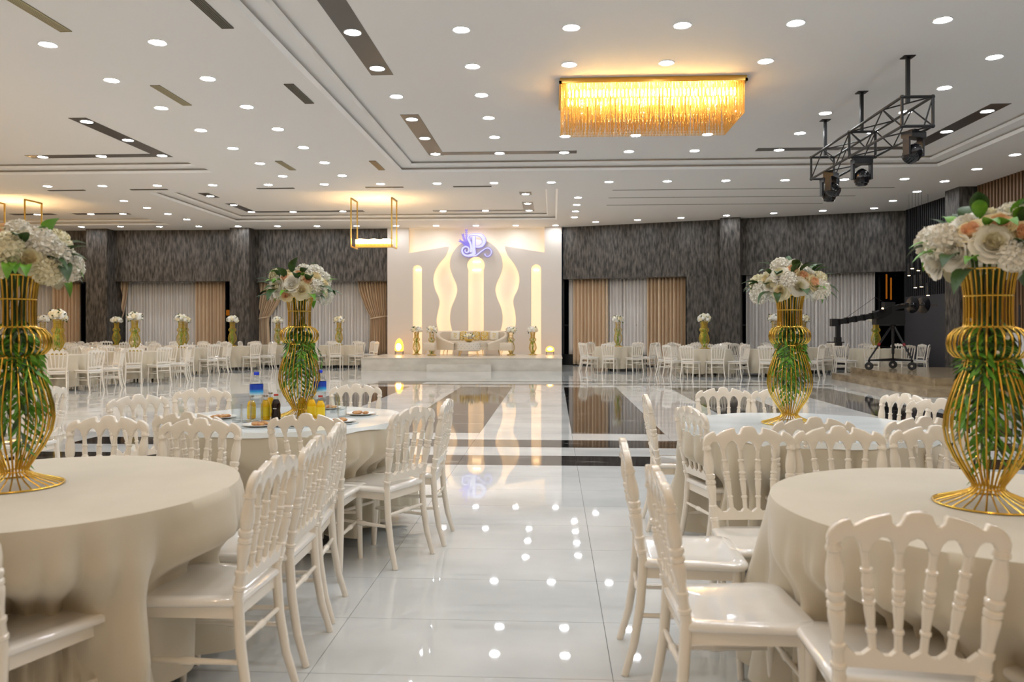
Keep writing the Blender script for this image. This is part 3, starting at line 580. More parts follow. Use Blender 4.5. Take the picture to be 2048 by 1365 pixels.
def moving_head(x, y, tilt, turn, label):
    t = thing('moving_head_light', label, 'stage light', (x, y, tz0 - .02), turn, 'moving head lights under the truss')
    m = MB(); m.box((-.15, -.09, -.09), (.15, .09, 0)); m.box((-.05, -.05, 0), (.05, .05, .035)); m.build('base', BLACK, t, smooth=False)
    m = MB()
    for s_ in (-1, 1): m.box((s_ * .145 - .018, -.05, -.34), (s_ * .145 + .018, .05, -.09))
    m.build('yoke', BLACK, t, smooth=False)
    m = MB(); m.lathe((0, 0, -.15), (0, 0, .13), [(0, .075), (.03, .092), (.14, .098), (.18, .112), (.4, .125), (.6, .122), (.78, .10), (.92, .06), (1, .02)], 18)
    for k in range(6): a_ = k * pi / 3; m.obox((.118 * cos(a_), .118 * sin(a_), -.06), (.112 * cos(a_), .112 * sin(a_), .05), .012, .02)
    o = m.build('lamp_head', BLACKG, t, loc=(0, 0, -.29)); o.rotation_euler = (tilt, 0, 0)
    m = MB(); m.lathe((0, 0, -.156), (0, 0, -.146), [(0, .07), (1, .076)], 14); g = m.build('front_lens', mat('lens_glass', (.05, .05, .06), .05), o)
    m = MB(); m.lathe((0, 0, -.10), (0, 0, -.085), [(0, .106), (1, .106)], 14); m.build('chrome_ring', STEEL, o)
moving_head(5.12, 11.55, .9, .5, 'black moving head lamp at the near end of the truss'); moving_head(5.08, 13.35, .1, .0, 'black moving head lamp under the middle of the truss')
moving_head(4.98, 14.5, -1.0, .9, 'black moving head lamp tilted up, third along the truss'); moving_head(5.12, 15.0, .15, .1, 'black moving head lamp lowest at the far end of the truss')
# small cylinder pendants in the right corner
for i, (px, py) in enumerate([(1824.5, 537.6), (1837, 541.7), (1818, 551.5), (1830.6, 575.7), (1843, 574), (1856, 591)]):
    p = gy(px, py, 21.9 + .25 * (i % 3)); t = thing('cylinder_pendant', 'small black cylinder pendant, %s of six by drop height in the right corner' % ['highest', 'second highest', 'third highest', 'fifth highest', 'fourth highest', 'lowest'][i], 'pendant light', (p.x, p.y, p.z), 0, 'cylinder pendants in the right corner')
    m = MB(); m.lathe((0, 0, 0), (0, 0, .34), [(0, .045), (1, .045)], 12); m.build('shade', BLACK, t); m = MB(); m.tube([(0, 0, .34), (0, 0, LO - p.z)], .004, 5); m.build('cord', BLACK, t); m = MB(); m.lathe((0, 0, -.004), (0, 0, .0), [(0, .036), (1, .036)], 10); m.build('bulb', SPOTG, t)

# ================================================================== CHAIRS
def chair_parts(hi):
    n1, n2 = (14, 10) if hi else (6, 5); yb = lambda z: -.195 - (z - .45) * .15; P = []
    # seat
    def outline(s, k=7 if hi else 3):
        pts = []
        for cx_, cy_, a0, rr in ((.165, .155, 0, .06), (-.165, .155, 90, .06), (-.160, -.175, 180, .035), (.160, -.175, 270, .035)):
            for i in range(k + 1): a = radians(a0 + 90 * i / k); pts.append(((cx_ + rr * cos(a)) * s, (cy_ + rr * sin(a)) * s))
        return pts
    m = MB(); L = [(.93, .424), (.99, .431), (1.0, .441), (.985, .451), (.93, .4565), (.75, .4535), (.40, .450)]
    rings = [[(x, y, z) for x, y in outline(s)] for s, z in L]; k = len(rings[0]); vs = [p for r_ in rings for p in r_]; fs = []
    for i in range(len(L) - 1):
        for j in range(k): fs.append((i * k + j, i * k + (j + 1) % k, (i + 1) * k + (j + 1) % k, (i + 1) * k + j))
    fs += [tuple(range(k - 1, -1, -1)), tuple(range((len(L) - 1) * k, len(L) * k))]; m.add(vs, fs)
    P.append(('seat', m.mesh('seat', SEATM, True, 60)))
    m = MB(); c = [(.175, .165), (-.175, .165), (-.165, -.185), (.165, -.185)]
    for i in range(4):
        a, b = c[i], c[(i + 1) % 4]; m.obox((*a, .405), (*b, .405), .018, .045)
    P.append(('seat_apron', m.mesh('seat_apron', IVORY, False)))
    # crest rail: scalloped top with two notches, arched underside
    top = [(0, .912), (.020, .909), (.031, .902), (.036, .889), (.043, .876), (.053, .874), (.062, .882), (.064, .897), (.069, .904), (.090, .899), (.120, .889), (.146, .874), (.153, .869), (.157, .874), (.160, .884), (.165, .887), (.180, .882), (.197, .871), (.210, .856), (.216, .838), (.215, .815)]
    bot = [(.184, .815), (.180, .828), (.170, .838), (.155, .840), (.143, .830), (.136, .812), (.133, .800), (.113, .800), (.108, .815), (.099, .832), (.085, .842), (.070, .840), (.059, .828), (.053, .810), (.051, .800), (.032, .800), (.028, .815), (.018, .833), (0, .842)]
    out = [(-x, z) for x, z in top[::-1]] + top[1:] + bot + [(-x, z) for x, z in bot[-2::-1]]
    th = .014; me = poly_prism(out, [], lambda u, v, t: (u, yb(v) + t, v), -th, th); me.materials.append(IVORY)
    if hi:
        bm = bmesh.new(); bm.from_mesh(me); es = [e for e in bm.edges if len(e.link_faces) == 2 and e.calc_face_angle() > 1.2]
        bmesh.ops.bevel(bm, geom=es, offset=.005, segments=2, affect='EDGES', profile=.5); bm.to_mesh(me); bm.free()
        me.polygons.foreach_set('use_smooth', [True] * len(me.polygons)); me.set_sharp_from_angle(angle=radians(50))
    P.append(('crest_rail', me))
    lo = [(-.170, .488), (-.170, .535), (-.158, .545), (-.135, .522), (-.118, .524), (-.098, .543), (-.085, .543), (-.066, .524), (-.050, .524), (-.036, .540), (-.024, .540), (0, .522)]
    out = lo + [(-x, z) for x, z in lo[-2::-1]]; me = poly_prism(out, [], lambda u, v, t: (u, yb(v) + t, v), -.011, .011); me.materials.append(IVORY); P.append(('lower_rail', me))
    pp = [(0, .0175), (.08, .0175), (.09, .0215), (.12, .0215), (.13, .0175), (.21, .0165), (.235, .0205), (.26, .0205), (.275, .0155), (.36, .018), (.46, .0225), (.50, .0225), (.515, .018), (.53, .0235), (.56, .0235), (.575, .018), (.60, .0245), (.635, .0245), (.65, .018), (.665, .0215), (.74, .0245), (.82, .0225), (.90, .0165), (.93, .0165), (.94, .0215), (.965, .0215), (.98, .0175), (1, .0175)]
    ps = [(0, .0105), (.13, .0105), (.19, .011), (.20, .0145), (.225, .0145), (.235, .0105), (.33, .0125), (.42, .0145), (.47, .0135), (.48, .0165), (.505, .0165), (.515, .0125), (.53, .015), (.57, .015), (.58, .0125), (.59, .0165), (.615, .0165), (.63, .0125), (.70, .0145), (.78, .0115), (.79, .0155), (.815, .0155), (.825, .0105), (.92, .010), (1, .0125)]
    if not hi: pp = pp[::3] + [pp[-1]]; ps = ps[::4] + [ps[-1]]
    for s in (-1, 1):
        m = MB(); m.lathe((s * .172, yb(.45), .45), (s * .199, yb(.825), .825), pp, n1); P.append(('back_post', m.mesh('back_post', IVORY)))
    for x0, x1 in ((-.092, -.123), (-.030, -.0415), (.030, .0415), (.092, .123)):
        m = MB(); m.lathe((x0, yb(.53), .53), (x1, yb(.808), .808), ps, n2); P.append(('spindle', m.mesh('spindle', IVORY)))
    for s in (-1, 1):
        m = MB(); m.tube([(s * .172, -.195, .46), (s * .172, -.198, .40), (s * .174, -.206, .28), (s * .179, -.230, .13), (s * .186, -.268, 0)], [.0185, .019, .0185, .017, .0145], n1); P.append(('leg', m.mesh('leg', IVORY)))
        m = MB(); m.tube([(s * .172, .165, .43), (s * .173, .168, .36), (s * .176, .174, .2), (s * .181, .182, 0)], [.021, .0195, .0175, .0135], n1); P.append(('leg', m.mesh('leg', IVORY)))
    for a, b in (((-.175, -.212, .235), (-.175, .172, .235)), ((.175, -.212, .235), (.175, .172, .235)), ((-.172, -.204, .30), (.172, -.204, .30)), ((-.174, .170, .275), (.174, .170, .275))):
        m = MB(); m.lathe(a, b, [(0, .009), (.42, .011), (.46, .015), (.54, .015), (.58, .011), (1, .009)], n2); P.append(('stretcher', m.mesh('stretcher', IVORY)))
    return P
CH_HI, CH_LO = chair_parts(True), chair_parts(False)
def chair(x, y, rz, label, group, hi=False):
    t = thing('banquet_chair', label, 'chair', (x, y, 0), rz, group)
    for nm, me in (CH_HI if hi else CH_LO): obj(nm, me, t)
    return t
DTOP = .262                                     # crest stands this far behind the middle of the chair
def chair_at(p, fx, fy, label, group, hi=True):  # p: where the middle of the crest rail is
    d = Vector((fx, fy)).normalized(); c = Vector((p[0], p[1])) + d * DTOP
    chair(c.x, c.y, atan2(-d.x, d.y), label, group, hi); return (c, d)

# ================================================================== TABLES
TH = .77
def cloth_mesh(Rt, chairs, center, nu, nv, seed, hem=.10, dry=1.0):
    r_ = random.Random(seed); ph = [r_.random() * 6.28 for _ in range(6)]; ns = [r_.choice((18, 20, 22)), r_.choice((30, 34, 36)), 37]
    D = []
    for c, d in chairs:
        q = Vector((c.x - center[0], c.y - center[1])); D.append((atan2(q.y, q.x), q.length - .235))
    rad = [Rt * k for k in (0, .25, .5, .75, .9, .97)]
    def f(u, v):
        a = 2 * pi * u
        if v <= .4: k = v / .4 * 6; i = min(int(k + 1e-6), 5); r = rad[i] if k < 6 - 1e-6 else Rt; return (r * cos(a), r * sin(a), TH)
        t = (v - .4) / .6; z = TH - .006 - (TH - hem) * t ** 1.0
        wv = a + .16 * sin(2 * a + ph[3]) + .10 * sin(5 * a + ph[4]); sk = .10 * sin(3 * a + ph[5]) * t
        fo = .62 * abs(cos(ns[0] * (wv + sk) / 2 + ph[0])) ** .9 + .38 * abs(cos(ns[1] * (wv - sk) / 2 + ph[1])) - .50
        fo *= .8 + .25 * sin(3 * a + ph[2])
        base = Rt + .008 + .02 * t; r = base + .25 * dry * fo * min(1, t * 1.5) ** 1.15
        for pa, sf in D:
            if sf < base:
                da = (a - pa + pi) % (2 * pi) - pi; wdt = exp_(da * base / .25); s = max(0, min(1, (.62 - z) / .16)); s = s * s * (3 - 2 * s)
                r -= (base - max(sf + .01, Rt - .24)) * wdt * s
        z += .012 * cos(5 * a + ph[5]) * t
        return (r * cos(a), r * sin(a), z)
    nvt = 6; b = MB(); W = nu; tot = nvt + nv
    b.grid(lambda u, v: f(u, (v * tot / nvt * .4) if v * tot <= nvt + 1e-6 else .4 + .6 * (v * tot - nvt) / nv), nu, tot, closed=True)
    return b.mesh('tablecloth', CLOTH, True, 70)
def exp_(x): return math.exp(-(x * x) ** 1.6)
tl_ = MB(); tl_.tube([(.34, 0, .74), (.40, 0, .012)], .017, 8); tl_.ball((.40, 0, .012), .02, 8, 4, sz=.6); TLEG = tl_.mesh('leg', BLACK)
def table_top(Rt): m = MB(); m.lathe((0, 0, .735), (0, 0, .762), [(0, Rt - .02), (.5, Rt - .006), (1, Rt - .012)], 40); return m.mesh('tabletop', BLACK)
TT = {}
def table(x, y, Rt, label, clabel, chairs=None, hi=False, seed=1, mesh=None, leg0=.6):
    t = thing('round_table', label, 'table', (x, y, 0), 0, 'round banquet tables'); obj('tabletop', TT.setdefault(Rt, table_top(Rt)), t)
    for k in range(4): obj('leg', TLEG, t, (0, 0, 0), leg0 + k * pi / 2)
    me = mesh or cloth_mesh(Rt, chairs or [], (x, y), 320 if hi else 96, 24 if hi else 8, seed)
    o = obj('tablecloth', me, None, (x, y, 0)); tag(o, clabel, 'tablecloth', 'champagne tablecloths'); return o

# ================================================================== VASES AND FLOWERS
PROF = [(.168, .004), (.150, .012), (.105, .026), (.066, .042), (.048, .056), (.050, .070), (.072, .105), (.104, .155), (.126, .205), (.135, .255), (.131, .305), (.117, .360), (.098, .415), (.082, .455), (.074, .490), (.078, .497), (.104, .503), (.120, .522), (.125, .547), (.119, .575), (.100, .596), (.076, .604), (.073, .615), (.072, .66), (.073, .71), (.078, .755), (.088, .80)]
RINGS = [(.168, .005, .004), (.074, .490, .0035), (.076, .605, .0035), (.0735, .710, .003), (.088, .80, .0035), (.047, .057, .003)]
wm = MB(); wm.tube([(r, 0, z) for r, z in PROF], .0031, 6); WIRE = wm.mesh('wire', GOLD)
def ringm(r, z, t, n=48, k=6): m = MB(); m.tube([(r * cos(2 * pi * i / n), r * sin(2 * pi * i / n), z) for i in range(n)], t, k, closed=True); return m.mesh('ring', GOLD)
RINGME = [ringm(*r) for r in RINGS]
def vase_hi(x, y, z, label, rz=0):
    t = thing('wire_vase', label, 'vase', (x, y, z), rz, 'gold wire vases')
    for k in range(30): obj('wire', WIRE, t, None, 2 * pi * k / 30)
    for me in RINGME: obj('ring', me, t)
    return t
vl = MB(); pl_ = [PROF[i] for i in (0, 2, 4, 6, 8, 9, 11, 13, 14, 16, 18, 20, 21, 24, 26)]
for k in range(24): a = 2 * pi * k / 24; vl.tube([(r * cos(a), r * sin(a), z) for r, z in pl_], .0046, 3)
VL_CAGE = vl.mesh('wire_cage', mat('gold_lacquer', (.60, .43, .06), .35, .55))
VL_RING = [ringm(r, z, t * 1.3, 18, 4) for r, z, t in RINGS[:5]]
def petal(m, rho, h, a0, wd, curl, mi, nu=4, nv=3, fr=0):
    def f(u, v):
        s = (u - .5) * 2; vv = v * (1 - .22 * s * s); r = rho * (.22 + .78 * vv ** .75) + curl * rho * max(0, vv - .6) * 1.2
        z = h * vv - curl * h * max(0, vv - .65) * 1.6 + fr * .004 * sin(9 * u + a0 * 7) * v; a = a0 + s * wd * (.55 + .45 * v); return (r * cos(a), r * sin(a), z)
    m.grid(f, nu, nv, mi)
def rose(outer, inner, seed, s=1.0):
    r_ = random.Random(seed); m = MB()
    for li, (rho, h, n, wd, cu) in enumerate(((.007, .046, 3, 1.4, 0), (.012, .049, 4, 1.15, 0), (.018, .050, 4, 1.1, .0), (.025, .049, 5, .95, .05), (.033, .045, 5, .9, .2), (.041, .039, 6, .8, .35), (.049, .030, 6, .72, .5))):
        o = r_.random() * 6
        for k in range(n): petal(m, rho * s * r_.uniform(.93, 1.07), h * s * r_.uniform(.95, 1.05), o + 2 * pi * k / n, wd, cu, 1 if li < 4 else 0)
    m.ball((0, 0, .008 * s), .024 * s, 8, 4, 0); return m.mesh('rose', [outer, inner], True, 180)
def puff(mt, seed, s=1.0, n=46):
    r_ = random.Random(seed); m = MB(); m.ball((0, 0, .03 * s), .046 * s, 10, 6, 0)
    for i in range(n):
        zz = 1 - 1.5 * (i + .5) / n; a = 2.39996 * i; rr = sqrt(max(0, 1 - zz * zz)); d = Vector((rr * cos(a), rr * sin(a), zz)); q = d.to_track_quat('Z', 'Y').to_matrix(); c = d * .047 * s + Vector((0, 0, .03 * s))
        b0 = r_.random() * 6; b = MB()
        for k in range(4): petal(b, .017 * s * r_.uniform(.8, 1.2), .011 * s, b0 + k * pi / 2, .75, .2, 0, 2, 2, 1)
        m.add([q @ Vector(v) + c for v in b.v], b.f)
    return m.mesh('hydrangea', mt, True, 180)
def leafm(mt, ln=.085, wd=.045):
    m = MB(); N = 6; vs = []
    for i in range(N + 1):
        t = i / N; w_ = wd / 2 * sin(pi * t ** .8) ** .9 if 0 < t < 1 else 0; y = ln * t; z = .014 * sin(pi * t) - .02 * t * t
        vs += [(-w_, y, z + w_ * .35), (0, y, z), (w_, y, z + w_ * .35)]
    fs = []
    for i in range(N): a = 3 * i; fs += [(a, a + 1, a + 4, a + 3), (a + 1, a + 2, a + 5, a + 4)]
    m.add(vs, fs); return m.mesh('leaf', mt, True, 180)
ROSE = {'white': [rose(PETW, PETW, 1), rose(PETW, PETY, 2)], 'peach': [rose(PETC, PETP, 3), rose(PETC, PETP, 4)], 'cream': [rose(PETY, PETC, 5)]}
PUFF = [puff(PETW, 1), puff(PETW, 2), puff(PETY, 3)]
LEAF = [leafm(LEAFD), leafm(LEAFD, .10, .05), leafm(LEAFL, .075, .04)]
def frond(seed, ln=.5, n=15, droop=1.0):
    r_ = random.Random(seed); m = MB(); pts = [Vector((.012, 0, 0))]; rmax = r_.uniform(.02, .078); ax = r_.uniform(-.4, .4)
    for i in range(1, n + 1): t = i / n; pts.append(Vector((.015 + rmax * sin(min(1, t * 1.15) * pi / 1.6), .04 * ax * t, -ln * t)))
    m.tube(pts, .0016, 3, 0)
    for i in range(2, n + 1):
        for s in (-1, 1):
            p = pts[i]; a = r_.uniform(.5, 1.0) * s + r_.uniform(-.5, .5); d = Vector((cos(a) * .45 + .2, sin(a), -.95)).normalized(); l = r_.uniform(.055, .09); side = d.cross(Vector((r_.uniform(-1, 1), .3, .2))).normalized() * r_.uniform(.0065, .0095)
            q = p + d * l * .5; m.add([p, q + side, p + d * l, q - side], [(0, 1, 2, 3)], 1 if r_.random() < .75 else 2)
    return m.mesh('fern_frond', [STEM, LEAFL, LEAFD], True, 180)
FRND = [frond(i, .36 + .03 * (i % 4)) for i in range(6)]
def buds(seed):
    r_ = random.Random(seed); m = MB()
    for i in range(24): a = r_.random() * 6.28; z = r_.uniform(-.60, -.15); r = r_.uniform(.02, .095); m.ball((r * cos(a), r * sin(a), z), r_.uniform(.005, .009), 6, 4)
    return m.mesh('white_buds', PETW)
BUD = buds(1)
sm_ = MB()
for k in range(12): a = 2.4 * k; sm_.tube([(.05 * cos(a), .05 * sin(a), .06), (.035 * cos(a + .4), .035 * sin(a + .4), -.12), (.02 * cos(a + 1), .02 * sin(a + 1), -.34)], .005, 5)
STEMS = sm_.mesh('stems', STEM)
def bouquet_hi(x, y, z, label, seed, leaves=28, out=0):
    r_ = random.Random(seed); t = thing('flower_arrangement', label, 'flowers', (x, y, z), 0, 'tall flower arrangements'); N = 34; ent = []
    for i in range(N):
        zz = 1 - 1.28 * (i + .5) / N; a = 2.39996 * i + seed; rr = sqrt(max(0, 1 - zz * zz)); ent.append(Vector((rr * cos(a), rr * sin(a), zz)))
    cand = sorted(range(N), key=lambda i: (ent[i] - Vector((r_.uniform(-.6, .6), -.72, .55)).normalized()).length)
    peach = set(cand[:3]) | {r_.randrange(N)}; cream = set(r_.sample(range(N), 5))
    for i, d in enumerate(ent):
        p = Vector((d.x * .155, d.y * .155, .045 + d.z * .105)); q = (d + Vector((r_.uniform(-.2, .2), r_.uniform(-.2, .2), .1))).normalized().to_track_quat('Z', 'Y'); 
        if i in peach: me, s = r_.choice(ROSE['peach']), r_.uniform(.95, 1.12)
        elif i in cream: me, s = ROSE['cream'][0], r_.uniform(.95, 1.15)
        elif r_.random() < .45: me, s = r_.choice(ROSE['white']), r_.uniform(1.0, 1.2)
        else: me, s = r_.choice(PUFF), r_.uniform(.85, 1.1)
        o = obj('hydrangea' if me.name.startswith('hyd') else 'rose', me, t, p); o.rotation_mode = 'QUATERNION'; o.rotation_quaternion = q @ Vector((0, 0, 1)).rotation_difference(Vector((0, 0, 1))); o.scale = (s, s, s)
    for i in range(leaves):
        zz = r_.uniform(-.45, .9); a = r_.random() * 6.283; rr = sqrt(1 - zz * zz); d = Vector((rr * cos(a), rr * sin(a), zz)); e = (d + Vector((r_.uniform(-.5, .5), r_.uniform(-.5, .5), r_.uniform(-.5, .6)))).normalized()
        o = obj('leaf', r_.choice(LEAF), t, Vector((d.x * .18, d.y * .18, .05 + d.z * .13))); o.rotation_mode = 'QUATERNION'; o.rotation_quaternion = e.to_track_quat('Y', 'Z'); s = r_.uniform(.9, 1.35); o.scale = (s, s, s)
    for i in range(13): o = obj('fern_frond', FRND[i % 6], t, (0, 0, -.12 - .04 * (i % 4)), 2 * pi * i / 13 + r_.random() * .4)
    for i in range(8): o = obj('fern_frond', FRND[(i + 2) % 6], t, (0, 0, -.20), 2 * pi * i / 8 + r_.random()); o.scale = (.9, .9, .36)
    for i in range(out):
        a = r_.random() * 6.28; o = obj('fern_frond', FRND[i % 6], t, (.09 * cos(a), .09 * sin(a), -.20 - .15 * r_.random()), a); o.scale = (.55, .8, .40)
    obj('white_buds', BUD, t)['kind'] = 'stuff'; obj('stems', STEMS, t); return t
# small copies for the tables far away
def bouquet_lo_mesh(seed):
    r_ = random.Random(seed); m = MB(); g = MB(); N = 15
    for i in range(N):
        zz = 1 - 1.2 * (i + .5) / N; a = 2.39996 * i + seed; rr = sqrt(1 - zz * zz); c = Vector((rr * cos(a) * .145, rr * sin(a) * .145, .045 + zz * .105)); r = r_.uniform(.052, .075); mi = r_.choice((0, 0, 0, 1, 2)); b0 = len(m.v)
        m.ball(c, r, 7, 4, mi)
        for k in range(b0, len(m.v)): v = Vector(m.v[k]); m.v[k] = tuple(c + (v - c) * r_.uniform(.82, 1.18))
    for i in range(22):
        zz = r_.uniform(-.5, .9); a = r_.random() * 6.283; rr = sqrt(1 - zz * zz); d = Vector((rr * cos(a), rr * sin(a), zz)); p = Vector((d.x * .16, d.y * .16, .05 + d.z * .12)); e = (d + Vector((r_.uniform(-.7, .7), r_.uniform(-.7, .7), r_.uniform(-.7, .7)))).normalized(); s = e.cross(Vector((0, .3, 1))).normalized() * .025
        g.add([p, p + e * .045 + s, p + e * .09, p + e * .045 - s], [(0, 1, 2, 3)])
    f = MB()
    for i in range(70):
        a = r_.random() * 6.283; z = r_.uniform(-.72, -.18); r = .09 * r_.random(); p = Vector((r * cos(a), r * sin(a), z)); d = Vector((r_.uniform(-.4, .4), r_.uniform(-.4, .4), -1)).normalized(); s = d.cross(Vector((cos(a), sin(a), .2))).normalized() * .012
        f.add([p, p + d * .05 + s, p + d * .10, p + d * .05 - s], [(0, 1, 2, 3)])
    return m.mesh('blossoms', [PETW, PETC, PETY]), g.mesh('leaves', LEAFD, False), f.mesh('greenery', LEAFL, False)
BLO = [bouquet_lo_mesh(s) for s in (11, 12, 13)]
def vase_lo(x, y, z, where, i):
    t = thing('wire_vase', 'gold wire vase ' + where, 'vase', (x, y, z), .3 * i, 'gold wire vases'); obj('wire_cage', VL_CAGE, t)
    for me in VL_RING: obj('ring', me, t)
    b = thing('flower_arrangement', 'cream flowers in the vase ' + where, 'flowers', (x, y, z + .825), 1.3 * i, 'tall flower arrangements'); B_ = BLO[i % 3]
    obj('blossoms', B_[0], b); obj('leaves', B_[1], b); obj('greenery', B_[2], b)

# ================================================================== NEAR TABLES
g1 = 'chairs at the near left table'; g2 = 'chairs at the left table with bottles'; g4 = 'chairs at the near right table'; g5 = 'chairs at the second right table'
c1 = [chair_at((-1.0, 2.80), -1, .03, 'white chair in left foreground, nearest of three along the aisle side', g1), chair_at((-1.01, 3.33), -1, -.02, 'white chair, middle of three along the aisle side of left foreground table', g1),
      chair_at((-1.05, 3.80), -1, -.10, 'white chair, farthest of three along the aisle side of left foreground table', g1), chair_at((-1.76, 2.17), .32, .95, 'white chair cut off by the left edge, in front of left foreground table', g1),
      chair_at(gz(218, 831, .91), .05, -1, 'white chair behind the left foreground table, next to its gold vase', g1), chair_at(gz(402, 836, .91), .0, -1, 'white chair behind left foreground table, back to back with the bottle table', g1)]
c2 = [chair_at(gz(375, 824, .91), .12, 1, 'white chair at bottle table, its back just behind another chair back', g2), chair_at(gz(612, 827, .91), .02, 1, 'white chair seen from behind, in front of the bottles', g2),
      chair_at((-.82, 4.60), -.90, .43, 'white chair with glossy seat on aisle side of the bottle table, nearer one', g2), chair_at((-.69, 5.12), -1, .02, 'white chair on aisle side of the bottle table, farther one', g2),
      chair_at(gz(712, 768, .91), .06, -1, 'white chair behind the bottle table, to the right of the bottles', g2), chair_at(gz(405, 776, .91), .25, -1, 'white chair behind the bottle table, to the left of the bottles', g2),
      chair_at(gz(276, 789, .91), .75, -.55, 'white chair turned sideways, left of the bottle table', g2)]
chair_at(gz(97, 772, .91), -1, .1, 'white chair just right of the bulge of the left foreground vase', 'chairs at the left edge')
c4 = [chair_at(gz(1836, 1024, .91), .12, 1, 'white chair in right foreground with its back to the camera', g4), chair_at((1.41, 1.98), .02, 1, 'white chair cut off by the right edge, only a post showing', g4),
      chair_at((.34, 2.66), 1, .03, 'white chair with glossy seat on aisle side of right foreground table, nearer one', g4), chair_at((.29, 3.32), 1, -.03, 'white chair on aisle side of right foreground table, farther one', g4),
      chair_at(gz(1496, 853, .91), .08, -1, 'white chair facing camera behind right foreground table, left of three', g4), chair_at(gz(1676, 852, .91), .0, -1, 'white chair facing camera behind right foreground table, middle of three', g4), chair_at(gz(1872, 851, .91), -.06, -1, 'white chair facing camera behind right foreground vase, right of three', g4)]
c5 = [chair_at(gz(1446, 775, .91), .02, -1, 'white chair behind the second right table, left of the vase', g5), chair_at(gz(1558, 776, .91), -.05, -1, 'white chair partly behind the second right vase', g5),
      chair_at(gz(1812, 787, .91), -.88, -.40, 'white chair seen obliquely at far right of the second right table', g5), chair_at(gz(1884, 797, .91), -.6, -.75, 'white chair half hidden by the right foreground vase', g5),
      chair_at((.64, 5.55), 1, -.02, 'white chair on aisle side of the second right table, farther one', g5), chair_at((.80, 4.72), .96, .25, 'white chair on aisle side of the second right table, nearer one', g5),
      chair_at(gz(1629, 834, .91), .02, 1, 'white chair with its back to the camera, before the second right vase', g5), chair_at(gz(1850, 833, .91), -.12, 1, 'white chair with its back to the camera, right of the second right vase', g5)]
table(-1.96, 2.88, .735, 'round table under cloth in the left foreground', 'champagne cloth of the left foreground table', c1, True, 3); table(-1.77, 5.19, .77, 'round table under cloth carrying the bottles and plates', 'champagne cloth of the table with bottles', c2, True, 5, leg0=.35)
table(1.50, 2.75, .735, 'round table under cloth in the right foreground', 'champagne cloth of the right foreground table', c4, True, 8); table(1.54, 4.92, .75, 'round table under cloth, second on the right', 'champagne cloth of the second right table', c5, True, 9)
for (x, y, Rt, lab) in ((-1.77, 5.19, .77, 'thin milky plastic cover on the table with bottles'), (1.54, 4.92, .75, 'thin milky plastic cover on the second right table')):
    m = MB(); r2 = random.Random(4); n = 64; vs = [(0, 0, TH + .003)]; fs = []
    for k in range(n): a = 2 * pi * k / n; vs.append(((Rt + .004) * cos(a), (Rt + .004) * sin(a), TH + .003 + .0018 * sin(11 * a)))
    for k in range(n): a = 2 * pi * k / n; q = Rt + .012 + .004 * sin(7 * a); vs.append((q * cos(a), q * sin(a), TH - .028 - .012 * sin(9 * a + 1) * sin(2 * a)))
    for k in range(n): j = (k + 1) % n; fs += [(0, 1 + k, 1 + j), (1 + k, 1 + n + k, 1 + n + j, 1 + j)]
    m.add(vs, fs); o = m.build('table_cover', CLEAR, None, loc=(x, y, 0)); tag(o, lab, 'table cover', 'plastic table covers')
ZT1 = TH + .004
HERO = [(-2.05, 2.90, TH, 'left foreground', 21), (-1.70, 5.20, ZT1, 'on the bottle table', 22), (1.475, 2.77, TH, 'right foreground', 23), (1.47, 5.02, ZT1, 'on the second right table', 24)]
for x, y, z, lab, sd in HERO:
    loc_ = lab if lab.startswith('on') else 'in the ' + lab
    vase_hi(x, y, z, 'tall gold wire cage vase ' + loc_, sd * .1); bouquet_hi(x, y, z + .80, 'white and peach roses with leaves in the vase ' + loc_, sd, 42, 5 if sd in (21, 22) else 2)

# ================================================================== FAR TABLES
CLK = ['twelve', 'one', 'two', 'three', 'four', 'five', 'six', 'seven', 'eight', 'nine', 'ten', 'eleven']
FAR = [(-11.24, 17.3, 'nearest in the far left group', 10, 1), (-10.86, 20.0, 'second nearest in the far left group', 10, 1), (-13.9, 21.6, 'before the left papered pillar', 10, 1), (-11.3, 23.5, 'before the straight drape', 10, 1), (-10.7, 25.9, 'before the middle pillar', 9, 1),
       (-16.2, 24.3, 'at far left behind the foreground vase', 9, 1), (-12.9, 27.0, 'under the sheer between pillars', 9, 1), (-9.9, 27.9, 'behind the bottle table vase', 9, 1), (-15.6, 27.4, 'right of the left pillar by the wall', 8, 1), (-7.55, 27.6, 'left of the stage', 9, 1),
       (-14.4, 18.2, 'cut off by the left foreground vase', 9, 0), (2.08, 25.9, 'right of the stage', 9, 1), (4.38, 23.2, 'before the flat pillar, nearer one', 10, 1), (4.75, 25.7, 'before the flat pillar, farther one', 8, 1), (gy(1553, 700, 23.0).x, 23.0, 'behind the second right vase, nearer one', 9, 1), (gy(1606, 700, 25.1).x, 25.1, 'behind the second right vase, farther one', 7, 1), (gy(1754, 700, 23.7).x, 23.7, 'behind the camera crane', 9, 1)]
DONE = []
CLM = [cloth_mesh(.74, [], (0, 0), 120, 9, s, .10) for s in (31, 32, 33)]
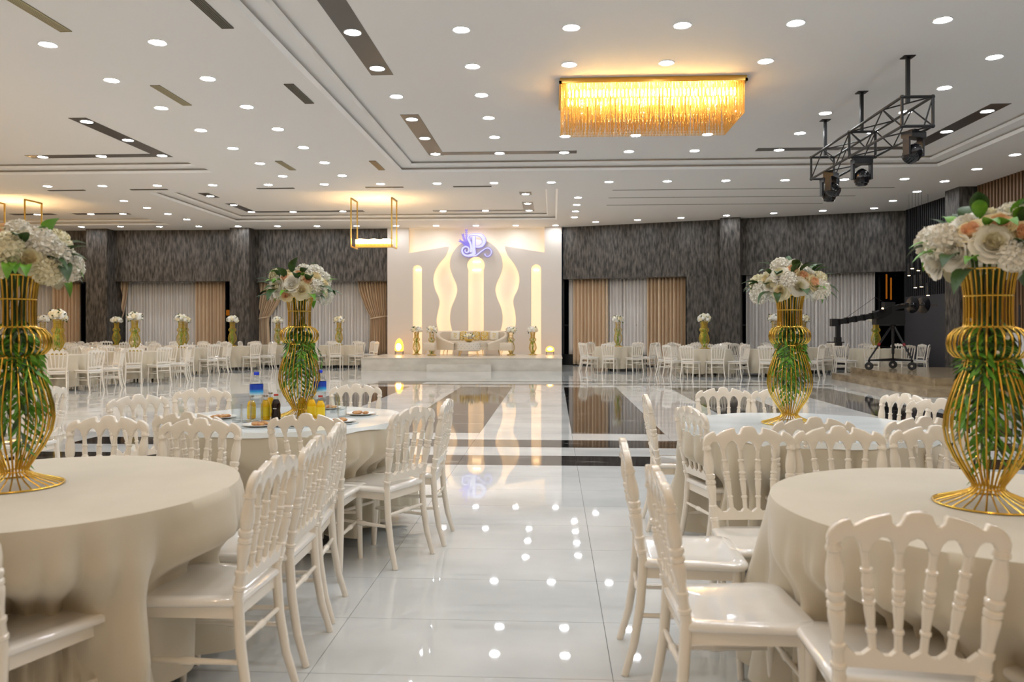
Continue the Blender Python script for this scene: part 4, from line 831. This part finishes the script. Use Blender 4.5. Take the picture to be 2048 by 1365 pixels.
for i, (x, y, lab, n, v) in enumerate(FAR):
    table(x, y, .74, 'round table ' + lab, 'champagne cloth on the table ' + lab, mesh=CLM[i % 3]); ph = R.random()
    used = set()
    for k in range(n):
        a = 2 * pi * (k + ph) / n; h = round((pi / 2 - a) / (2 * pi) * 12) % 12
        while h in used: h = (h + 1) % 12
        used.add(h); rr = .74 + .235 + R.uniform(-.03, .16); cxx, cyy = x + rr * cos(a), y + rr * sin(a)
        if lab == 'behind the camera crane' and cyy < 22.3: continue
        if cyy > 29.0 or (lab == 'left of the stage' and cxx > -6.35 and cyy > 25): continue
        if any(hypot(cxx - u, cyy - v_) < .50 for u, v_ in DONE) or any(hypot(cxx - q[0], cyy - q[1]) < .9 for q in FAR if q[:2] != (x, y)): continue
        DONE.append((cxx, cyy)); chair(cxx, cyy, a + pi / 2 + R.uniform(-.12, .12), "white chair at %s o'clock of the table %s" % (CLK[h], lab), 'chairs at far tables')
    if v: vase_lo(x + R.uniform(-.05, .05), y, TH, 'on the table ' + lab, i)

# ================================================================== THINGS ON THE BOTTLE TABLE
def at_t(px, py): p = gz(px, py, ZT1); return (p.x, p.y, ZT1)
def water_bottle(px, py, label):
    t = thing('water_bottle', label, 'bottle', at_t(px, py), .4, 'water bottles'); h = .315; m = MB()
    m.lathe((0, 0, 0), (0, 0, 1), [(0, .032), (.004, .040), (.02, .042), (.05, .041), (.055, .039), (.06, .041), (.085, .041), (.09, .039), (.095, .041), (.12, .041), (.125, .039), (.13, .041), (.165, .0415), (.24, .0415), (.262, .034), (.278, .020), (.288, .014), (.300, .014)], 20); m.build('bottle_body', PLASTIC, t)
    m = MB(); m.lathe((0, 0, .003), (0, 0, 1), [(0, .03), (.01, .0375), (.22, .0375)], 16); m.build('water', clear('bottled_water', (.96, .98, .985), .06), t)
    m = MB(); m.lathe((0, 0, .172), (0, 0, .238), [(0, .0425), (1, .0425)], 20, cap=False); m.build('label_band', LABB, t)
    m = MB(); m.lathe((0, 0, .296), (0, 0, .316), [(0, .0165), (.8, .0165), (1, .0145)], 16); m.build('cap', CAPB, t)
water_bottle(513, 843, 'clear water bottle with blue label left of the vase'); water_bottle(640, 834, 'clear water bottle with blue label right of the vase')
def juice(px, py, label, s=1.0):
    t = thing('juice_bottle', label, 'bottle', at_t(px, py), R.random(), 'juice bottles'); t.scale = (s, s, s); m = MB()
    m.lathe((0, 0, 0), (0, 0, 1), [(0, .024), (.004, .029), (.095, .029), (.112, .024), (.128, .0145)], 16); m.build('juice', JUICE, t)
    m = MB(); m.lathe((0, 0, .0), (0, 0, 1), [(.128, .0145), (.150, .0135)], 14); m.build('bottle_neck', PLASTIC, t)
    m = MB(); m.lathe((0, 0, .025), (0, 0, .085), [(0, .0298), (1, .0298)], 16, cap=False); m.build('label_band', LABY, t); m = MB(); m.lathe((0, 0, .150), (0, 0, .162), [(0, .0155), (1, .0150)], 14); m.build('cap', REDC if 'red' in label else STEEL, t)
juice(531, 840, 'yellow juice bottle between left water bottle and cola'); juice(541, 833, 'yellow juice bottle just left of the vase foot'); juice(503, 838, 'yellow juice bottle behind the left water bottle', .95)
juice(604, 833, 'yellow juice bottle just right of the vase foot'); juice(623, 838, 'yellow juice bottle before the right water bottle'); juice(641, 840, 'yellow juice bottle with red cap at far right', .98)
t = thing('cola_bottle', 'dark cola bottle with red cap before the vase foot', 'bottle', at_t(552, 841)); m = MB()
m.lathe((0, 0, 0), (0, 0, 1), [(0, .024), (.005, .029), (.04, .030), (.06, .026), (.10, .029), (.12, .024), (.135, .015)], 18); m.build('cola', COLA, t); m = MB(); m.lathe((0, 0, 0), (0, 0, 1), [(.135, .015), (.158, .0125)], 14); m.build('bottle_neck', PLASTIC, t); m = MB(); m.lathe((0, 0, .158), (0, 0, .170), [(0, .015), (1, .015)], 14); m.build('cap', REDC, t)
m = MB()
for k, wx in enumerate((.006, .004, .007, .003)): a = -1.9 + k * .22; m.obox((.0285 * cos(a), .0285 * sin(a), .075), (.0285 * cos(a + .13), .0285 * sin(a + .13), .079), .001, wx)
m.build('script_mark', PORC, t, smooth=False)
def tumbler(px, py, label):
    t = thing('drinking_glass', label, 'glass', at_t(px, py), 0, 'water glasses'); m = MB()
    m.lathe((0, 0, 0), (0, 0, 1), [(0, .027), (.006, .029), (.055, .032), (.112, .034), (.112, .0315), (.010, .027)], 22); m.build('glass_wall', GLASS, t); m = MB(); m.lathe((0, 0, 0), (0, 0, 1), [(0, .026), (.010, .0265)], 18); m.build('glass_base', GLASS, t)
for a in ((684, 836, 'empty clear glass between the right plates'), (473, 845, 'empty clear glass, left of two beside the left water bottle'), (493, 845, 'empty clear glass, right of two beside the left water bottle'), (668, 826, 'empty clear glass at the back right of the table')): tumbler(*a)
def plate(px, py, label, sd, n=5):
    r_ = random.Random(sd); t = thing('snack_plate', label, 'plate', at_t(px, py), 0, 'snack plates'); m = MB()
    m.lathe((0, 0, 0), (0, 0, 1), [(0, .055), (.004, .060), (.008, .075), (.016, .104), (.018, .104), (.010, .074), (.007, .055)], 32); m.build('dish', PORC, t); m = MB(); m.lathe((0, 0, .0005), (0, 0, .004), [(0, .118), (1, .122)], 32); m.build('charger', CLEAR, t)
    for k in range(n):
        a = 2 * pi * k / n + r_.random(); r = .045 * r_.uniform(.6, 1.1); b = MB(); b.ball((r * cos(a), r * sin(a), .018), r_.uniform(.020, .030), 9, 5, 0, .42); b.build('pastry', PASTRY, t)
for i, a in enumerate(((520, 854, 'plate of pastries at the front left, before the juice'), (722, 831, 'plate of pastries at the right edge of the bottle table'), (680, 846, 'plate of pastries behind the right end of the chair back'), (657, 819, 'plate of pastries beside the right water bottle'), (441, 838, 'plate of pastries at the far left of the bottle table'), (590, 852, 'plate of pastries seen through the chair back'))): plate(*a, 40 + i)

# ================================================================== SOFA SET ON THE STAGE
sx = gy(943, 700, 27.6).x; sofa = thing('sofa', 'curved cream leather sofa with sweeping arms on the stage', 'sofa', (sx, 27.7, ZS))
def crescent(u, v):
    a = radians(-62 + 304 * u); rx, ry = 1.24, .52; e = abs(u - .5) * 2; top = .86 if e < .45 else .86 - .44 * ((e - .45) / .55) ** 1.15; z0 = .19
    prof = [(0, z0), (0, top - .03), (.03, top), (.10, top), (.14, top - .04), (.14, z0)]; k = v * 5; i = min(int(k), 4); f = k - i; d = prof[i][0] + (prof[i + 1][0] - prof[i][0]) * f; z = prof[i][1] + (prof[i + 1][1] - prof[i][1]) * f
    flare = 1 + .06 * (z / .86); return ((rx - d) * cos(a) * flare, .12 + (ry - d * .8) * sin(a) * flare, z)
m = MB(); m.grid(crescent, 56, 15); m.build('back_and_arms', CREAM, sofa)
m = MB(); ot = [(1.06 * cos(a) * (1 if abs(cos(a)) < .98 else 1), .10 + .42 * sin(a)) for a in [2 * pi * i / 40 for i in range(40)]]; L = [(.96, .30), (1, .34), (1, .46), (.96, .50), (.6, .515)]
vs = [(x * s, y * s, z) for s, z in L for x, y in ot]; fs = [(i * 40 + j, i * 40 + (j + 1) % 40, (i + 1) * 40 + (j + 1) % 40, (i + 1) * 40 + j) for i in range(4) for j in range(40)] + [tuple(range(160, 200)), tuple(range(39, -1, -1))]; m.add(vs, fs); m.build('seat_cushion', CREAM, sofa)
m = MB(); m.add([(x * .98, y * .98, z) for z in (.19, .31) for x, y in ot], [(j, (j + 1) % 40, 40 + (j + 1) % 40, 40 + j) for j in range(40)] + [tuple(range(39, -1, -1))]); m.build('base', CREAM, sofa)
for x, y in ((-.95, -.15), (.95, -.15), (-.4, -.28), (.4, -.28), (-.9, .4), (.9, .4)): m = MB(); m.tube([(x, y, .2), (x * 1.05, y * 1.1, 0)], [.014, .009], 6); m.build('leg', GOLD2, sofa)
def cushion(px0, px1, mt, label, embl=False, dy=0):
    Yc = 27.83 + dy; a, b = gy(px0, 674, Yc), gy(px1, 674, Yc); wd = b.x - a.x; t = thing('sofa_cushion', label, 'cushion', ((a.x + b.x) / 2, Yc, ZS + .515), 0, 'sofa cushions'); t.rotation_euler = (-.22, 0, 0); h = .34
    def f(u, v):
        th, ps = 2 * pi * u, pi * (v - .5); sg = lambda q, e: (abs(q) ** e) * (1 if q >= 0 else -1); return (wd / 2 * sg(cos(ps), .45) * sg(cos(th), .45), .075 * sg(cos(ps), .8) * sg(sin(th), .9), h / 2 + h / 2 * sg(sin(ps), .45))
    m = MB(); m.grid(f, 24, 12, closed=True); m.build('cover', mt, t)
    if embl:
        m = MB()
        for q in (((-.02, .10), (-.02, .24)), ((-.02, .24), (.04, .24)), ((.04, .24), (.05, .19)), ((.05, .19), (-.02, .165)), ((-.05, .12), (.05, .10)), ((-.05, .22), (-.03, .26))): m.obox((q[0][0], -.078, q[0][1]), (q[1][0], -.078, q[1][1]), .008, .014)
        m.build('embroidery', PILE, t, smooth=False)
    return t
cushion(901, 920, PILW, 'white cushion with gold embroidery at the left of the sofa', True); cushion(920, 934, PILG, 'gold patterned cushion behind the flower bowl'); cushion(945, 960, PILG, 'gold and white cushion just right of the flower bowl', dy=-.02); cushion(961, 977, PILG, 'gold and white cushion beside the right white cushion'); cushion(979, 998, PILW, 'white cushion with gold embroidery at the right of the sofa', True)
def rbox(m, x, y, z0, z1, r=.04, k=4):
    o = []
    for cx_, cy_, a0 in ((x - r, y - r, 0), (-x + r, y - r, 90), (-x + r, -y + r, 180), (x - r, -y + r, 270)):
        for i in range(k + 1): a = radians(a0 + 90 * i / k); o.append((cx_ + r * cos(a), cy_ + r * sin(a)))
    n = len(o); L = [(.95, z0), (1, z0 + .02), (1, z1 - .03), (.94, z1), (.5, z1 + .008)]; m.add([(a * s, b * s, z) for s, z in L for a, b in o], [(i * n + j, i * n + (j + 1) % n, (i + 1) * n + (j + 1) % n, (i + 1) * n + j) for i in range(len(L) - 1) for j in range(n)] + [tuple(range((len(L) - 1) * n, len(L) * n)), tuple(range(n - 1, -1, -1))])
p = gy(937.5, 712, 26.7); ct = thing('tufted_table', 'cream button-tufted oval pouf table before the sofa', 'table', (p.x, 26.75, ZS)); m = MB(); N = 36
pr_ = [(.80, .17), (.97, .20), (1.0, .26), (1.0, .43), (.97, .465), (.5, .47)]; vs = [(.40 * cos(2 * pi * j / N) * s, .27 * sin(2 * pi * j / N) * s, z) for s, z in pr_ for j in range(N)]; m.add(vs, [(i * N + j, i * N + (j + 1) % N, (i + 1) * N + (j + 1) % N, (i + 1) * N + j) for i in range(5) for j in range(N)] + [tuple(range(180, 216)), tuple(range(N - 1, -1, -1))]); m.build('upholstery', CREAMT, ct)
b = MB(); b.ball((0, 0, 0), .013, 6, 4); bme = b.mesh('button', mat('button_grey', (.35, .32, .28), .4))
for r, z in enumerate((.27, .34, .41)):
    for k in range(8): a = pi + pi * (k + .5 + .5 * (r % 2)) / 8.5; obj('button', bme, ct, (.402 * cos(a), .272 * sin(a), z))
for x, y in ((-.26, -.15), (.26, -.15), (-.26, .15), (.26, .15)): m = MB(); m.tube([(x, y, .19), (x * 1.25, y * 1.2, 0)], [.011, .008], 6); m.build('leg', GOLD2, ct)
def ottoman(px, label):
    p = gy(px, 711, 26.9); t = thing('ottoman', label, 'ottoman', (p.x, 26.9, ZS), 0, 'stage ottomans'); m = MB(); rbox(m, .215, .215, .19, .45); m.build('upholstery', CREAM, t)
    for x in (-.15, .15):
        for y in (-.15, .15): m = MB(); m.tube([(x - .03, y, .2), (x * 1.1, y * 1.1, 0), (x + .03, y, .2)], .006, 5); m.build('leg', GOLD2, t)
ottoman(859.3, 'small cream ottoman on gold legs, left of the sofa'); ottoman(1012, 'small cream ottoman on gold legs, right of the sofa')
fb_ = thing('flower_bowl', 'gold bowl of white flowers on the tufted pouf table', 'flowers', (p.x, 26.72, ZS + .478)); m = MB(); m.lathe((0, 0, 0), (0, 0, 1), [(0, .06), (.02, .10), (.07, .15), (.11, .165), (.10, .15)], 20); m.build('bowl', GOLD2, fb_)
o = obj('blossoms', BLO[0][0], fb_, (0, 0, .17)); o.scale = (.95, .8, .6); o = obj('leaves', BLO[0][1], fb_, (0, 0, .13)); o.scale = (1.1, .9, .8)
for i, (px, Yv, lab) in enumerate(((833, 28.2, 'far left on the stage, by the orange lamp'), (863.5, 27.55, 'behind the left ottoman on the stage'), (1022, 27.75, 'behind the right ottoman on the stage'), (1065.5, 28.1, 'far right on the stage'))): p = gy(px, 709, Yv); vase_lo(p.x, Yv, ZS, lab, 20 + i)
def uplight(px, r, h, label):  # floor par uplight, with its glow modelled as a solid body
    p = gy(px, 705, 28.3); t = thing('stage_uplight', label, 'lamp', (p.x, 28.3, ZS)); m = MB()
    for s in (-1, 1): m.tube([(s * r * .85, -.08, 0), (s * r * .85, -.08, .11), (s * r * .85, .08, .11), (s * r * .85, .08, 0)], .008, 5)
    m.tube([(-r * .85, 0, .10), (r * .85, 0, .10)], .008, 5); m.build('stand', BLACK, t); m = MB(); m.lathe((0, 0, .115), (0, 0, .115 + h), [(0, r * .75), (.12, r), (.45, r * .98), (.75, r * .75), (.93, r * .4), (1, .01)], 20); m.build('shade', AMBER, t)  # the shade body is the glow above the uplight given a shape
    m = MB(); m.ball((0, -r * .80, .115 + min(.16, h * .45)), r * .62, 12, 8, 0, min(1.35, h / (2.2 * r))); m.build('glow_core', AMBERC, t)
uplight(798.5, .16, .47, 'tall amber glowing lantern at the left end of the stage'); uplight(1100, .155, .20, 'low amber glowing lantern at the right end of the stage')

# ================================================================== RIGHT CORNER
pf = thing('marble_platform', 'brown marble two-step platform in the right corner', 'platform', (0, 0, 0))
def slabp(m, pts, z0, z1): n = len(pts); m.add([(x, y, z) for z in (z0, z1) for x, y in pts], [tuple(range(n - 1, -1, -1)), tuple(range(n, 2 * n))] + [(i, (i + 1) % n, n + (i + 1) % n, n + i) for i in range(n)])
m = MB(); slabp(m, [(7.40, 16.10), (9.9, 16.35), (9.9, 21.8), (7.50, 21.8)], 0, .16); m.build('lower_step', BROWNM, pf, smooth=False)
m = MB(); slabp(m, [(8.0, 17.05), (9.9, 17.1), (9.9, 21.8), (8.0, 21.8)], .16, .32); m.build('upper_step', BROWNM, pf, smooth=False)
m = MB(); slabp(m, [(9.9, 18.4), (10.5, 18.4), (10.5, 21.8), (9.9, 21.8)], 0, .32); m.build('rear_step', BROWNM, pf, smooth=False)
YC = 20.3; C = lambda px, py, dy=0: gy(px, py, YC + dy)
ck = thing('camera_crane', 'black camera crane on a wheeled tripod standing on the brown platform', 'camera crane', (C(1786, 738).x, YC, .32)); off = Vector((-C(1786, 738).x, -YC, -.32)); T = lambda px, py, dy=0: C(px, py, dy) + off
def zat(v, z): return Vector((v.x, v.y, z))
wp = [zat(T(1738, 731), .10), zat(T(1786, 729, .85), .10), zat(T(1824, 731), .10)]
for v in wp:
    m = MB(); m.lathe(v - Vector((.02, .035, 0)), v + Vector((.02, .035, 0)), [(0, .085), (.15, .10), (.85, .10), (1, .085)], 20); w_ = m.build('wheel', RUBBER, ck); m = MB(); m.lathe(v - Vector((.025, .042, 0)), v + Vector((.025, .042, 0)), [(0, .03), (1, .03)], 10); m.build('hub', STEEL, w_)
    m = MB(); m.obox(zat(v, .09), zat(v, .26), .05, .03); m.build('fork', BLACK, ck, smooth=False)
for i in range(3): m = MB(); m.obox(zat(wp[i], .245), zat(wp[(i + 1) % 3], .245), .04, .04); m.build('dolly_bar', BLACK, ck, smooth=False)
apex = T(1786, 652, .25); col = zat(apex, .30)
for v in wp:
    a = zat(v, .27); b_ = apex + (zat(v, apex.z) - apex) * .05; m = MB(); m.tube([a, a.lerp(b_, .45)], .022, 8); m.tube([a.lerp(b_, .4), b_], .030, 8); m.build('tripod_leg', BLACK, ck); m = MB(); m.tube([a.lerp(b_, .40), a.lerp(b_, .47)], .034, 8); m.build('leg_clamp', REDP, ck); m = MB(); m.tube([a.lerp(b_, .40), zat(apex, .55)], .009, 5); m.build('spreader', BLACK, ck)
m = MB(); m.tube([zat(apex, .40), apex], .035, 10); m.ball(apex, .07, 10, 6); m.build('centre_column', BLACK, ck)
m = MB(); a, b_ = T(1753, 650, .1), T(1800, 622, .4); m.box((a.x, a.y, a.z), (b_.x, b_.y, b_.z)); c = T(1776, 622, .2); m.box((c.x - .12, c.y - .1, c.z), (c.x + .14, c.y + .12, c.z + .22)); m.build('pan_head', BLACK, ck, smooth=False)
tip, mid, piv, tail = T(1668, 646), T(1751, 631, .1), T(1785, 617, .2), T(1816, 610, .2)
for p_, q_, w1 in ((tip, mid, .13), (mid, piv, .17), (piv, tail, .12)): m = MB(); m.obox(p_, q_, w1, w1); m.build('boom_section', BLACK, ck, smooth=False)
for k in range(5): c = tip.lerp(mid, (k + .5) / 5); m = MB(); d = (mid - tip).normalized() * .02; m.obox(c - d, c + d, .16, .16); m.build('boom_clamp', BLACKG, ck, smooth=False)
d = (T(1874, 611, .5) - T(1799, 609.5, .1)).normalized()
m = MB(); m.tube([T(1799, 609.5, .1), T(1874, 611, .5)], .016, 8); m.build('weight_bar', STEEL, ck)
for px, dy in ((1825, .22), (1847, .34)):
    c = T(px, 610, dy); m = MB(); m.lathe(c - d * .03, c + d * .03, [(0, .06), (.2, .07), (.3, .17), (.35, .215), (.65, .215), (.7, .17), (.8, .07), (1, .06)], 24); m.build('counterweight', BLACKG, ck)
m = MB(); m.box((tip.x - .08, tip.y - .09, tip.z - .09), (tip.x + .07, tip.y + .09, tip.z + .10)); m.build('tilt_box', BLACK, ck, smooth=False)
b_ = T(1676, 688); m = MB(); m.obox(b_ + Vector((0, 0, -.02)), T(1676, 650), .10, .10); m.build('drop_column', BLACK, ck, smooth=False)
m = MB(); c = T(1671, 685); m.box((c.x - .19, c.y - .09, c.z - .012), (c.x + .19, c.y + .09, c.z + .012)); m.box((c.x + .0, c.y - .07, c.z - .09), (c.x + .14, c.y + .07, c.z - .012)); m.box((c.x - .02, c.y - .06, c.z + .012), (c.x + .13, c.y + .06, c.z + .13)); m.build('camera_mount', BLACK, ck, smooth=False)
m = MB(); m.tube([T(1687, 640), T(1750, 595, .1)], .005, 4); m.tube([T(1750, 595, .1), T(1790, 617, .2)], .005, 4); m.tube([T(1750, 628, .1), T(1750, 594, .1)], .010, 5); m.build('bridle_cable', BLACK, ck)
m = MB(); c = T(1764, 621, .05); m.box((c.x - .06, c.y - .08, c.z - .03), (c.x + .06, c.y + .08, c.z + .03)); m.build('control_box', BLACKG, ck, smooth=False); m = MB(); m.ball((c.x, c.y - .04, c.z + .04), .022, 8, 5); m.build('tally_lamp', SPOTG, ck)
q = gz(2034, 777, 0); pd = thing('pedestal', 'white box pedestal at the right edge behind the vase', 'pedestal', (10.35, 17.75, 0)); m = MB(); m.box((-.22, -.3, 0), (.30, .3, 1.24)); m.build('box', WHITEP, pd, smooth=False); m = MB(); m.box((-.24, -.32, 1.24), (.32, .32, 1.27)); m.build('top_board', WHITEP, pd, smooth=False)
hd = thing('green_planter', 'planter of green leaves on the right wall behind the vase', 'plant', (10.80, 16.8, 1.30)); m = MB(); m.box((-.14, -1.7, 0), (.14, 1.7, .16)); m.build('trough', SLATW, hd, smooth=False); m = MB(); r_ = random.Random(3)
for i in range(900):
    p = Vector((r_.uniform(-.16, .1), r_.uniform(-1.7, 1.7), r_.uniform(.14, .62))); e = Vector((r_.uniform(-1, .2), r_.uniform(-1, 1), r_.uniform(-.8, .8))).normalized(); s = e.cross(Vector((.2, .1, 1))).normalized() * .022; m.add([p, p + e * .045 + s, p + e * .09, p + e * .045 - s], [(0, 1, 2, 3)])
o = m.build('leaves', LEAFL, hd, smooth=False)
ms = thing('microphone_stand', 'thin black upright stand at the right edge by the pedestal', 'stand', (9.95, 16.9, 0)); ms.location = gz(2039, 790, 0); m = MB(); m.tube([(0, 0, 0), (0, 0, 1.85)], .02, 8); m.build('pole', BLACK, ms); m = MB(); m.lathe((0, 0, 0), (0, 0, .03), [(0, .16), (1, .14)], 20); m.build('foot', BLACK, ms)
# lights outside the windows
ne = thing('neon_sign', 'vertical orange neon strips outside the window beside the crane', 'sign', (0, 0, 0))
for px, y0, y1 in ((1773, 549, 598), (1782, 556, 600)): a = on_wall(px, 1.6); p0, p1 = gy(px, y1, a.y), gy(px, y0, a.y); m = MB(); m.tube([p0, p1], .025, 6); m.build('neon_tube', NEON, ne)
p = gy(455.5, 626, 31.0); t = thing('outside_lamp', 'small orange lamp outside, in the gap beside the middle pillar', 'lamp', p); m = MB(); m.box((-.06, -.05, -.11), (.06, .05, .11)); m.build('lamp_glass', NEON, t, smooth=False); m = MB(); m.tube([(0, .03, -2), (0, .03, .15)], .02, 5); m.build('post', BLACK, t)
